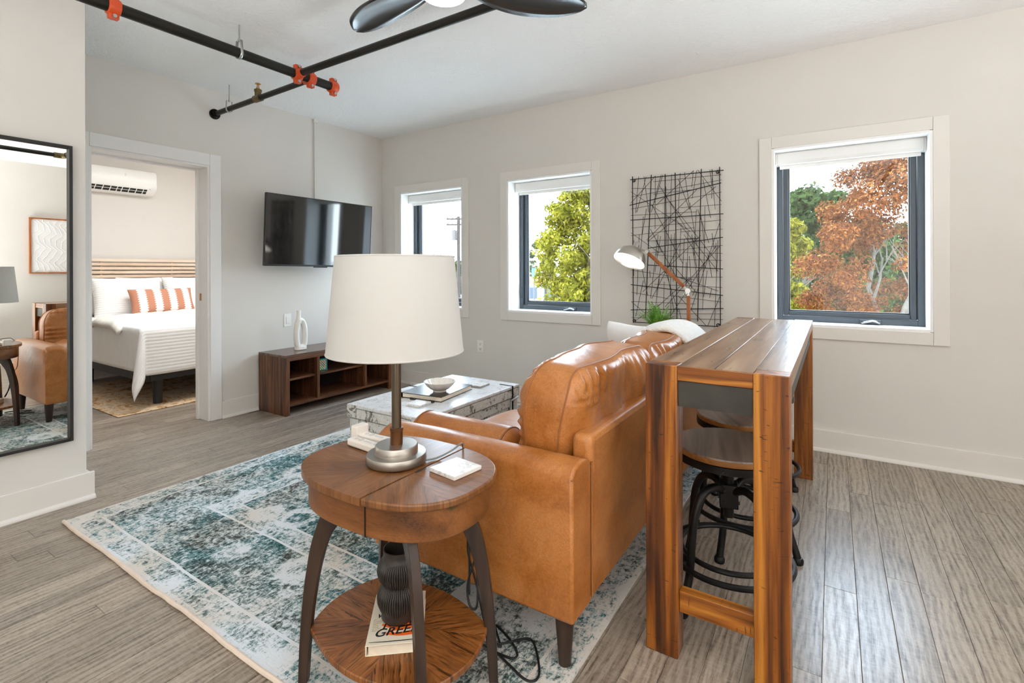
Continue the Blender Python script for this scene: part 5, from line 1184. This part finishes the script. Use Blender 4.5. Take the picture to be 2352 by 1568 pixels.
# ------------------------------------------------------------------ bedroom seen through the doorway
bx0, bx1, by0, by1, bzt = -7.03, -5.17, 1.975, 3.535, 0.720
bed = T('bed', 'white quilted bed on a black frame with a pale slatted headboard', 'bed', ((bx0 + bx1) / 2, (by0 + by1) / 2, 0.009))
M('frame', join(box(bx0, bx1 + 0.01, by0 + 0.01, by0 + 0.05, 0.235, 0.345), box(bx0, bx1 + 0.01, by1 - 0.05, by1 - 0.01, 0.235, 0.345), box(bx1 - 0.03, bx1 + 0.01, by0 + 0.05, by1 - 0.05, 0.235, 0.345), box(bx0, bx1 - 0.03, by0 + 0.05, by1 - 0.05, 0.30, 0.33)), ALMB, parent=bed, bevel=0.004)
for x, y in ((-5.262, 2.125), (-5.262, by1 - 0.15), (-6.9, by0 + 0.15), (-6.9, by1 - 0.15)):
    M('leg', cyl((x, y, 0.009), (x, y, 0.236), 0.036, 0.042, 16), ALMB, parent=bed, smooth=True)
M('mattress', box(bx0 + 0.01, bx1 - 0.015, by0 + 0.015, by1 - 0.015, 0.346, bzt - 0.012), FABW, parent=bed, bevel=0.05, seg=4)
L_, W_ = 1.62, by1 - by0; oh, ov = 0.445, 0.415
na, nb_ = 64, 76; V, Fc, UV = [], [], []
for j in range(nb_ + 1):
    b = -ov + (W_ + 2 * ov) * j / nb_
    for i in range(na + 1):
        a = (L_ + oh) * i / na
        u = max(0, a - L_); vl = max(0, -b); vr = max(0, b - W_); vv_ = max(vl, vr); sgn = -1 if vl > 0 else 1
        xx = bx1 - L_ + min(a, L_); yy = by0 + min(max(b, 0), W_)
        z = bzt
        if u > 0 or vv_ > 0:
            d = math.hypot(u, vv_); ph = math.atan2(vv_, u)
            o_ = 0.022 * min(1, d / 0.04) + (0.14 * math.sin(2 * ph) ** 1.5 * (d / 0.6) if u > 0 and vv_ > 0 else 0.0)
            if u > 0 and vv_ == 0: o_ += 0.018 * math.sin(b * 7) * u / oh
            xx += o_ * math.cos(ph); yy += sgn * o_ * math.sin(ph)
            z = bzt - max(0, d - 0.02) * (1.0 + 0.05 * math.sin(2 * ph))
        else:
            z += 0.006 * noise.noise((a * 4, b * 4, 3)) - 0.012 * (max(0, 1 - (L_ - a) / 0.06) if L_ - a < 0.06 else 0) - 0.012 * (max(0, 1 - min(b, W_ - b) / 0.06) if min(b, W_ - b) < 0.06 else 0)
        V.append((xx, yy, z)); UV.append((a, b))
for j in range(nb_):
    for i in range(na): q_ = j * (na + 1) + i; Fc.append((q_, q_ + 1, q_ + na + 2, q_ + na + 1))
cvl = M('coverlet', (V, Fc), QUILT, parent=bed, smooth=True, ang=180, uv=UV)
sm = cvl.modifiers.new('thick', 'SOLIDIFY'); sm.thickness = 0.008; sm.offset = 1
hb = M('headboard_frame', join(box(-7.065, -7.03, 1.80, 1.84, 0.10, 1.372), box(-7.065, -7.03, 3.67, 3.71, 0.10, 1.372), box(-7.066, -7.05, 2.275, 2.295, 0.60, 1.36), box(-7.066, -7.05, 3.00, 3.02, 0.60, 1.36)), ASH, parent=bed)
for k in range(16):
    z = 1.372 - 0.047 * k
    M('slat', box(-7.05, -7.028, 1.841, 3.669, z - 0.031, z), ASH, parent=hb)
def bedpillow(name, c, w, h, lean, mt, label, yaw=0, edge=0.012, bulge=0.075, uvs=True, grp=None):
    vf, _ = cushion(w, h, edge, bulge, 22, 18, 0.0, 0.0012, 0.05, c[1])
    uv = [(p[2], p[1]) for p in vf[0]]
    m_ = Matrix.Translation(c) @ Matrix.Rotation(math.radians(yaw), 4, 'Z') @ Matrix.Rotation(math.radians(-lean), 4, 'Y')
    o = M(name, xf(vf, m_), mt, smooth=True, ang=180, sub=1, uv=uv, org=(c[0], c[1], bzt))
    return tag(o, label, 'pillow', grp)
bedpillow('pillow', (-6.90, 2.12, 0.93), 0.62, 0.42, 14, FABW, 'plain cream pillow showing at the doorway side behind the quilted sham', grp='bed pillows')
bedpillow('pillow', (-6.91, 2.68, 0.95), 0.60, 0.42, 12, FABW, 'plain white pillow peeping up between the sham and the right-hand pillow', grp='bed pillows')
bedpillow('pillow_sham', (-6.72, 2.43, 0.935), 0.68, 0.46, 18, SHAM, 'white quilted pillow sham behind the left end of the striped pillow', grp='bed pillows')
bedpillow('pillow_sham', (-6.74, 3.12, 0.935), 0.66, 0.46, 18, SHAM, 'white quilted pillow sham behind the right end of the striped pillow', grp='bed pillows')
STR = mat('rust_stripe_fabric', lin(190, 132, 104), 0.9, 0, 0.2); g = N(STR); tc = g.add('ShaderNodeTexCoord'); sp = g.add('ShaderNodeSeparateXYZ'); g.l.new(tc.outputs['UV'], sp.inputs[0])
zz = g.math('PINGPONG', g.math('MULTIPLY', sp.outputs[0], 38.0), 0.5); yb = g.math('ADD', g.math('ABSOLUTE', g.math('SUBTRACT', g.math('FRACT', g.math('MULTIPLY', g.math('ADD', sp.outputs[1], 0.07), 6.6)), 0.5)), g.math('MULTIPLY', zz, 0.22))
g.color(g.ramp(yb, [(0.0, lin(192, 134, 108)), (0.30, lin(192, 134, 108)), (0.32, lin(240, 236, 232))])); g.bump(g.noise(g.coord(), 300, 2), 0.2, 0.001)
bedpillow('lumbar_pillow', (-6.50, 2.68, 0.885), 0.66, 0.30, 22, STR, 'rust and white striped lumbar pillow in front on the bed', 2, 0.010, 0.065)
V, Fc, UV = [], [], []; ni, nj = 26, 44
for j in range(nj + 1):
    yq = 1.90 + 1.50 * j / nj
    for i in range(ni + 1):
        s = 2 * i / ni - 1; xq = -5.86 - 0.16 * (yq - 1.9) + 0.34 * s
        z = bzt + 0.012 + 0.060 * (1 - abs(s) ** 5) * (1 - 0.25 * (i / ni)) + 0.010 * noise.noise((xq * 9, yq * 7, 1)) + 0.006 * abs(math.sin(yq * 21))
        if yq < 1.985: z -= (1.985 - yq) ** 1.3 * 1.3
        V.append((xq, yq, z)); UV.append((xq, yq))
nn = len(V); V += [(p[0], p[1], max(p[2] - 0.055, bzt + 0.006) if p[1] > 1.985 else p[2] - 0.045) for p in V]; UV += UV
for j in range(nj):
    for i in range(ni):
        q_ = j * (ni + 1) + i; f = (q_, q_ + 1, q_ + ni + 2, q_ + ni + 1); Fc.append(f); Fc.append(tuple(nn + t for t in f[::-1]))
rg = [i for i in range(ni + 1)] + [j * (ni + 1) + ni for j in range(1, nj + 1)] + [nj * (ni + 1) + i for i in range(ni - 1, -1, -1)] + [j * (ni + 1) for j in range(nj - 1, 0, -1)]
for i in range(len(rg)): a, b = rg[i], rg[(i + 1) % len(rg)]; Fc.append((a, nn + a, nn + b, b))
fq = M('folded_quilt', (V, Fc), QUILT2, smooth=True, ang=180, uv=UV, org=(-5.95, 2.6, bzt))
tag(fq, 'cream puffy folded quilt laid across the foot of the bed', 'blanket')
# split air conditioner
acx = -7.1; ac = T('air_conditioner', 'white split air conditioner on the bedroom wall above the bed', 'air conditioner', (acx, 2.36, 2.14))
y0, y1, z0, z1 = 1.93, 2.785, 2.135, 2.428
prof = [(0.0, z1), (0.15, z1), (0.185, z1 - 0.012), (0.203, z1 - 0.05), (0.207, z0 + 0.10), (0.195, z0 + 0.068), (0.125, z0 + 0.010), (0.10, z0), (0.0, z0)]
V = [(acx + a, y, z) for y in (y0, y1) for a, z in prof]; n = len(prof)
Fc = [(i, (i + 1) % n, n + (i + 1) % n, n + i) for i in range(n)] + [tuple(range(n)), tuple(range(2 * n - 1, n - 1, -1))]
M('body', (V, Fc), WHITEP, parent=ac, bevel=0.008, seg=3)
def slot(yc, w): 
    a = Vector((acx + 0.1935, 0, z0 + 0.0655)); b = Vector((acx + 0.137, 0, z0 + 0.019)); nrm = Vector((0.62, 0, -0.78)) * 0.0015
    return [(p.x + nrm.x, y, p.z + nrm.z) for p, y in ((a, yc - w / 2), (a, yc + w / 2), (b, yc + w / 2), (b, yc - w / 2))], [(0, 1, 2, 3)]
sl = M('air_outlet', join(slot(2.19, 0.40), slot(2.545, 0.29)), BLACKP, parent=ac)
for yc in (2.05, 2.12, 2.19, 2.26, 2.33, 2.44, 2.51, 2.58, 2.65): M('vane', bar((acx + 0.196, yc, z0 + 0.064), (acx + 0.140, yc, z0 + 0.016), 0.008, 0.004), WHITEP, parent=sl)
for q in (0.55,): M('louvre', bar((acx + 0.171, 2.0, z0 + 0.042), (acx + 0.171, 2.69, z0 + 0.042), 0.008, 0.004), WHITEP, parent=sl)
LG = mat('faint_grey_mark', lin(206, 208, 212), 0.4)
M('maker_mark', join(box(acx + 0.2065, acx + 0.2078, 2.455, 2.475, z0 + 0.218, z0 + 0.222), box(acx + 0.2065, acx + 0.2078, 2.459, 2.463, z0 + 0.196, z0 + 0.218), box(acx + 0.2065, acx + 0.2078, 2.468, 2.472, z0 + 0.196, z0 + 0.218)), LG, parent=ac)
M('sensor_dot', cyl((acx + 0.195, 2.72, z0 + 0.075), (acx + 0.206, 2.72, z0 + 0.075), 0.010, n=14), LG, parent=ac, smooth=True)
for yc, lb in ((1.74, 'small warm wall sconce on the near side of the bed'), (3.64, 'small warm wall sconce on the window side of the bed')):
    sc_ = T('wall_sconce', lb, 'lamp', (-7.1, yc, 1.45), 'bedside sconces')
    M('back_plate', cyl((-7.1, yc, 1.45), (-7.085, yc, 1.45), 0.05, n=20), BLACKM, parent=sc_, smooth=True)
    M('arm', bar((-7.085, yc, 1.45), (-6.99, yc, 1.47), 0.012, 0.012), BLACKM, parent=sc_)
    M('shade', lathe([(0.075, 1.44), (0.045, 1.58), (0.043, 1.58), (0.073, 1.44), (0.075, 1.44)], (-6.98, yc, 0), 28), LINEN, parent=sc_, smooth=True)
    d = bpy.data.lights.new('sconce_bulb', 'POINT'); d.energy = 2.2; d.color = (1.0, 0.62, 0.36); d.shadow_soft_size = 0.03
    o = bpy.data.objects.new('sconce_bulb', d); COL.objects.link(o); o.location = (-6.98, yc, 1.52)

# ------------------------------------------------------------------ outside the windows (ground lies about one storey down)
GZ = -3.5
ST('ground_outside', box(-140, 60, 6.5, 170, GZ - 0.3, GZ), noisy('bounce_ground', lin(196, 193, 186), 0.9, 0.12, 0.4, 0))  # ground tone raised so it bounces daylight up to the ceiling
rl_ = random.Random(21)
def leafmat(name, cols, tr=0.4):
    cols = [tuple(c * 0.30 for c in q[:3]) + (1,) for q in cols]
    m = mat(name, cols[1], 0.7, 0, 0.1); g = N(m); v = g.coord(); w_ = g.add('ShaderNodeNewGeometry')
    f = g.math('ADD', g.math('MULTIPLY', g.noise(v, 1.3, 3), 0.5), g.math('MULTIPLY', w_.outputs['Random Per Island'], 0.5))
    c = g.ramp(f, [(0.25, cols[0]), (0.5, cols[1]), (0.75, cols[2])]); g.color(c)
    t_ = g.add('ShaderNodeBsdfTranslucent'); g.l.new(c, t_.inputs[0]); mx = g.add('ShaderNodeMixShader'); mx.inputs[0].default_value = tr
    out = g.n['Material Output']; g.l.new(g.b.outputs[0], mx.inputs[1]); g.l.new(t_.outputs[0], mx.inputs[2]); g.l.new(mx.outputs[0], out.inputs[0]); return m
BARK = noisy('bark', lin(84, 74, 64), 0.9, 0.3, 8, 0.5, 30, 0.02)
PALEBARK = noisy('pale_bark', lin(82, 76, 68), 0.9, 0.25, 8, 0.4, 30, 0.02)
def leaves(centres, n, size, seed):
    """little folded leaves scattered round cluster centres (x, y, z, radius)"""
    r = random.Random(seed); V, Fc = [], []; tot = sum(c[3] ** 2 for c in centres)
    for (cx, cy, cz, cr) in centres:
        for k in range(max(4, int(n * cr * cr / tot))):
            d = Vector((r.gauss(0, 1), r.gauss(0, 1), r.gauss(0, 1))).normalized(); p = Vector((cx, cy, cz)) + Vector((d.x, d.y, d.z * 0.75)) * (cr * r.random() ** 0.38)
            s = size * r.uniform(0.6, 1.3)
            nn = (d * 0.8 + Vector((r.uniform(-1, 1), r.uniform(-1, 1), r.uniform(-0.3, 1.2)))).normalized()
            a = nn.orthogonal().normalized(); a.rotate(Matrix.Rotation(r.uniform(0, 6.28), 3, nn)); b = nn.cross(a)
            i0 = len(V); V += [p - a * s, p - b * s * 0.45 + nn * s * 0.12, p + a * s, p + b * s * 0.45 + nn * s * 0.12]; Fc.append((i0, i0 + 1, i0 + 2, i0 + 3))
    return V, Fc
def branches(base, height, lean, spread, depth, seed, r0):
    r = random.Random(seed); segs = []
    def grow(p, d, L, ra, dep):
        q = p + d * L; mid = p + d * (L * 0.5) + Vector((r.uniform(-1, 1), r.uniform(-1, 1), 0)) * L * 0.05
        segs.append(([p, mid, q], [ra, ra * 0.85, ra * 0.68]))
        if dep == 0: return
        for k in range(3 if dep > 1 else 2):
            nd = (d * 0.9 + Vector((r.uniform(-1, 1), r.uniform(-1, 1), r.uniform(0.0, 0.7))) * spread).normalized()
            grow(p + d * (L * r.uniform(0.5, 1.0)), nd, L * r.uniform(0.58, 0.8), ra * 0.55, dep - 1)
    grow(Vector(base), Vector(lean).normalized(), height, r0, depth)
    return segs
def tree(label, base, centres, n, size, mt, seed, trunk_h, bmat=BARK, r0=0.16, spread=0.8, depth=4, grp='trees outside the windows', bare=False):
    t = T('tree', label, 'tree', base, grp)
    segs = branches(base, trunk_h, (0.03, 0.02, 1), spread, depth, seed, r0)
    M('trunk', join(*[tube(p, r, 6) for p, r in segs]), bmat, parent=t, smooth=True, fixn=False)
    if centres is None:
        centres = [(s[0][2].x, s[0][2].y, s[0][2].z, trunk_h * 0.13) for s in segs if s[1][0] < r0 * 0.25]
    f = M('foliage', leaves(centres, n, size, seed), mt, parent=t, fixn=False); f['kind'] = 'stuff'
    return t
def crown(cx, cy, z0, z1, rad, k, seed, shape=1.0):
    r = random.Random(seed); out = []
    for i in range(k):
        s = r.random(); z = z0 + (z1 - z0) * s
        prof_ = rad * (math.sin(PI * (0.12 + 0.80 * s)) ** 0.7) * shape
        a = r.uniform(0, 2 * PI); q = prof_ * r.random() ** 0.45
        out.append((cx + q * math.cos(a), cy + q * math.sin(a), z, r.uniform(0.30, 0.55) * rad * 0.42))
    return out
MAPLE = leafmat('maple_yellow_green', [lin(122, 124, 18), lin(176, 166, 36), lin(212, 196, 70)])
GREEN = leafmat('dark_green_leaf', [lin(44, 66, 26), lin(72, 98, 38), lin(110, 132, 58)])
BROWN = leafmat('dry_brown_leaf', [lin(98, 46, 12), lin(158, 84, 30), lin(204, 132, 66)], 0.3)
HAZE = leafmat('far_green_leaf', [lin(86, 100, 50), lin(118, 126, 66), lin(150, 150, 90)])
tree('yellow-green maple tree filling the middle window', (-10.1, 23.2, GZ), crown(-10.1, 23.2, -2.2, 5.7, 2.9, 260, 3) + [(-10.1 + 0.9 * math.sin(i * 2.1), 23.2 + 0.9 * math.cos(i * 2.1), -1.2 + 0.36 * i, 0.95) for i in range(16)], 42000, 0.115, MAPLE, 3, 3.2)
tree('yellow-green maple tree low at the edge of the right window, before the dark green one', (-2.0, 25.2, GZ), crown(-2.0, 25.2, -2.0, 3.2, 1.95, 70, 5), 17000, 0.115, MAPLE, 5, 2.6)
tree('dark green tree standing behind the maple in the right window', (-1.3, 39.5, GZ), crown(-1.3, 39.5, -2.2, 6.5, 4.2, 110, 8) + [(x, 39.3, z, 1.5) for x in (-0.4, 0.9, 2.0) for z in (-1.6, -0.3, 1.0, 2.3, 3.4)], 22000, 0.24, GREEN, 8, 3.6)
tree('dark green tree standing behind the dry brown tree', (3.4, 48.5, GZ), crown(3.4, 48.5, -2.5, 4.6, 4.4, 90, 9), 13000, 0.25, GREEN, 9, 3.6)
cb = crown(1.35, 19.6, -2.4, 4.6, 2.35, 150, 12) + [(1.3 + 0.5 * math.sin(i), 19.7 + 0.4 * math.cos(i * 2), 4.2 + 0.22 * i, 0.30) for i in range(8)] + [(2.3, 19.9, 4.0 + 0.3 * i, 0.45) for i in range(5)]
tree('dry brown-leaved tree with pale bare branches in the right window', (1.35, 19.6, GZ), cb, 46000, 0.06, BROWN, 12, 3.0, PALEBARK, 0.15, 0.62, 5)
for i, (px, py, zt, rr) in enumerate(((-60.5, 62.0, 3.6, 4.0), (-51.5, 64.5, 2.6, 3.2), (-46.0, 79.0, 6.0, 4.6), (-43.5, 63.5, 3.0, 3.2))):
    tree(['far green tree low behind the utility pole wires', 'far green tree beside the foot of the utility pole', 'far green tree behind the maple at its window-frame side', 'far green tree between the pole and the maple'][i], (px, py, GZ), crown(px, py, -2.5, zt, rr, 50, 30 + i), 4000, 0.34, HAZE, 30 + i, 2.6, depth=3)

PW_ = noisy('weathered_pole', lin(40, 30, 24), 0.9, 0.2, 3); GREYM = mat('transformer_grey', lin(66, 60, 56), 0.5, 0.3)
px_, py_ = -25.19, 31.36
up = T('utility_pole', 'wooden utility pole with crossarms and a transformer in the corner window', 'utility pole', (px_, py_, GZ))
M('pole', cyl((px_, py_, GZ), (px_, py_, 5.55), 0.17, 0.12, 12), PW_, parent=up, smooth=True)
fdir = Vector((0.8417, 0.54, 0))
for z, L in ((5.35, 0.95), (4.90, 0.95)): 
    ca = M('crossarm', bar(Vector((px_, py_, z)) - fdir * L, Vector((px_, py_, z)) + fdir * L, 0.10, 0.12), PW_, parent=up)
    for k in (-0.9, -0.5, 0.5, 0.9): M('insulator', cyl(Vector((px_, py_, z + 0.06)) + fdir * (k * L), Vector((px_, py_, z + 0.24)) + fdir * (k * L), 0.04, 0.03, 8), GREYM, parent=ca, smooth=True)
for s in (-1, 1): M('brace', bar(Vector((px_, py_, 4.9)), Vector((px_, py_, 5.3)) + fdir * (s * 0.5), 0.04, 0.04), PW_, parent=up)
tr_c = Vector((px_, py_, 0)) - fdir * 0.36
tf = M('transformer', join(cyl(tr_c + Vector((0, 0, 3.65)), tr_c + Vector((0, 0, 4.40)), 0.23, n=16), cyl(tr_c + Vector((0, 0, 4.40)), tr_c + Vector((0, 0, 4.46)), 0.24, 0.15, 16)), GREYM, parent=up, smooth=True)
for k in (-0.1, 0.1): M('bushing', cyl(tr_c + Vector((k, 0, 4.42)), tr_c + Vector((k, 0, 4.66)), 0.04, 0.03, 8), GREYM, parent=tf, smooth=True)
WIRE = mat('overhead_wire', lin(44, 44, 46), 0.6)
def wire(p, q, sag, r=0.022):
    p, q = Vector(p), Vector(q); return tube([p.lerp(q, i / 16) - Vector((0, 0, sag * 4 * (i / 16) * (1 - i / 16))) for i in range(17)], r, 5)
for i, (z0, q, sag) in enumerate(((5.5, (-62, 44, 3.6), 0.9), (3.4, (-60, 46, 1.6), 0.7), (2.9, (-60, 47, 1.3), 0.5), (3.5, (-48, 60, 0.2), 0.3), (3.2, (-40, 30.0, 0.0), 0.2), (2.7, (-62, 50, 0.5), 0.3))):
    M('overhead_wire', wire((px_, py_, z0), q, sag, 0.03), WIRE, parent=up, smooth=True, fixn=False)
up2 = T('utility_pole', 'thin far utility pole partly behind the maple in the middle window', 'utility pole', (-29.0, 52.7, GZ))
M('pole', cyl((-29.0, 52.7, GZ), (-29.0, 52.7, 6.2), 0.17, 0.12, 10), PW_, parent=up2, smooth=True)
M('overhead_wire', wire((-29.0, 52.7, 5.6), (-38.5, 48.5, 5.1), 0.2, 0.03), WIRE, parent=up2, smooth=True, fixn=False)
M('crossarm', bar(Vector((-29.0, 52.7, 5.7)) - fdir * 0.9, Vector((-29.0, 52.7, 5.7)) + fdir * 0.9, 0.1, 0.12), PW_, parent=up2)
def building(label, c, ux_, w, d, z1, wallc, roofc, nwin):
    t = T('low_building', label, 'building', (c[0], c[1], GZ)); ux_ = Vector(ux_).normalized(); m_ = Matrix.Translation((c[0], c[1], 0)) @ Matrix.Rotation(math.atan2(ux_.y, ux_.x), 4, 'Z')
    M('walls', xf(box(-w / 2, w / 2, -d / 2, d / 2, GZ, z1), m_), noisy('render', wallc, 0.8, 0.05, 1, 0), parent=t)
    M('roof_band', xf(box(-w / 2 - 0.2, w / 2 + 0.2, -d / 2 - 0.2, d / 2 + 0.2, z1, z1 + 0.9), m_), mat('roof_band', roofc, 0.7), parent=t)
    for k in range(nwin):
        x = -w / 2 + w * (k + 0.5) / nwin
        f = M('window', xf(box(x - 0.9, x + 0.9, -d / 2 - 0.06, -d / 2, GZ + 0.9, GZ + 2.5), m_), FRAMEC, parent=t)
        M('pane', xf(box(x - 0.8, x + 0.8, -d / 2 - 0.09, -d / 2 - 0.06, GZ + 1.0, GZ + 2.4), m_), mat('dark_pane', lin(52, 60, 70), 0.1) if 'dark_pane' not in bpy.data.materials else bpy.data.materials['dark_pane'], parent=f)
building('low yellow building with a white roof band behind the utility pole', (-60.0, 83.0), (0.8417, 0.54, 0), 26, 8, 0.7, lin(160, 128, 66), lin(180, 178, 174), 5)
building('low red brick building behind the trees in the right window', (0.0, 58.0), (1, 0.1, 0), 14, 8, -0.9, lin(116, 70, 58), lin(110, 88, 76), 4)
building('low reddish roofed building beside the maple in the middle window', (-34.0, 62.5), (0.8417, 0.54, 0), 8, 8, -0.6, lin(170, 166, 160), lin(126, 74, 56), 3)
sg = T('roadside_sign', 'blue roadside sign panel beside the maple tree', 'sign', (-31.6, 54.4, GZ))
M('post', cyl((-31.6, 54.4, GZ), (-31.6, 54.4, 0.5), 0.09, n=8), GREYM, parent=sg, smooth=True)
M('panel', bar(Vector((-31.6, 54.3, 0.45)), Vector((-31.6, 54.3, 1.5)), 0.55, 0.12), mat('sign_blue', lin(36, 78, 140), 0.5), parent=sg)
def car(c, yaw, col, label):
    t = T('car', label, 'car', (c[0], c[1], GZ), 'cars on the road by the yellow building'); m_ = Matrix.Translation((c[0], c[1], GZ)) @ Matrix.Rotation(yaw, 4, 'Z')
    P = mat('car_paint', col, 0.25, 0.2)
    sec = [(-2.15, 0.35), (-2.2, 0.75), (-1.9, 0.95), (-1.2, 1.0), (-0.6, 1.0), (1.1, 0.98), (2.0, 0.85), (2.2, 0.6), (2.15, 0.35)]
    M('body', xf(join(([(x, y, z) for y in (-0.88, 0.88) for x, z in sec], [(i, (i + 1) % 9, 9 + (i + 1) % 9, 9 + i) for i in range(9)] + [tuple(range(9)), tuple(range(17, 8, -1))])), m_), P, parent=t, bevel=0.06)
    cab = [(-1.7, 0.98), (-1.1, 1.45), (0.3, 1.48), (1.05, 0.98)]
    M('cabin', xf(([(x, y, z) for y in (-0.75, 0.75) for x, z in cab], [(i, (i + 1) % 4, 4 + (i + 1) % 4, 4 + i) for i in range(4)] + [(0, 1, 2, 3), (7, 6, 5, 4)]), m_), bpy.data.materials['dark_pane'], parent=t, bevel=0.04)
    for x in (-1.35, 1.35):
        for y in (-0.88, 0.70): M('wheel', xf(cyl((x, y, 0.33), (x, y + 0.18, 0.33), 0.33, n=16), m_), BLACKP, parent=t, smooth=True)
car((-49.0, 72.0), 0.57, lin(70, 74, 82), 'dark grey car in front of the yellow building')
car((-39.5, 55.5), 0.57, lin(140, 84, 40), 'orange-brown car nearer than the dark grey car')
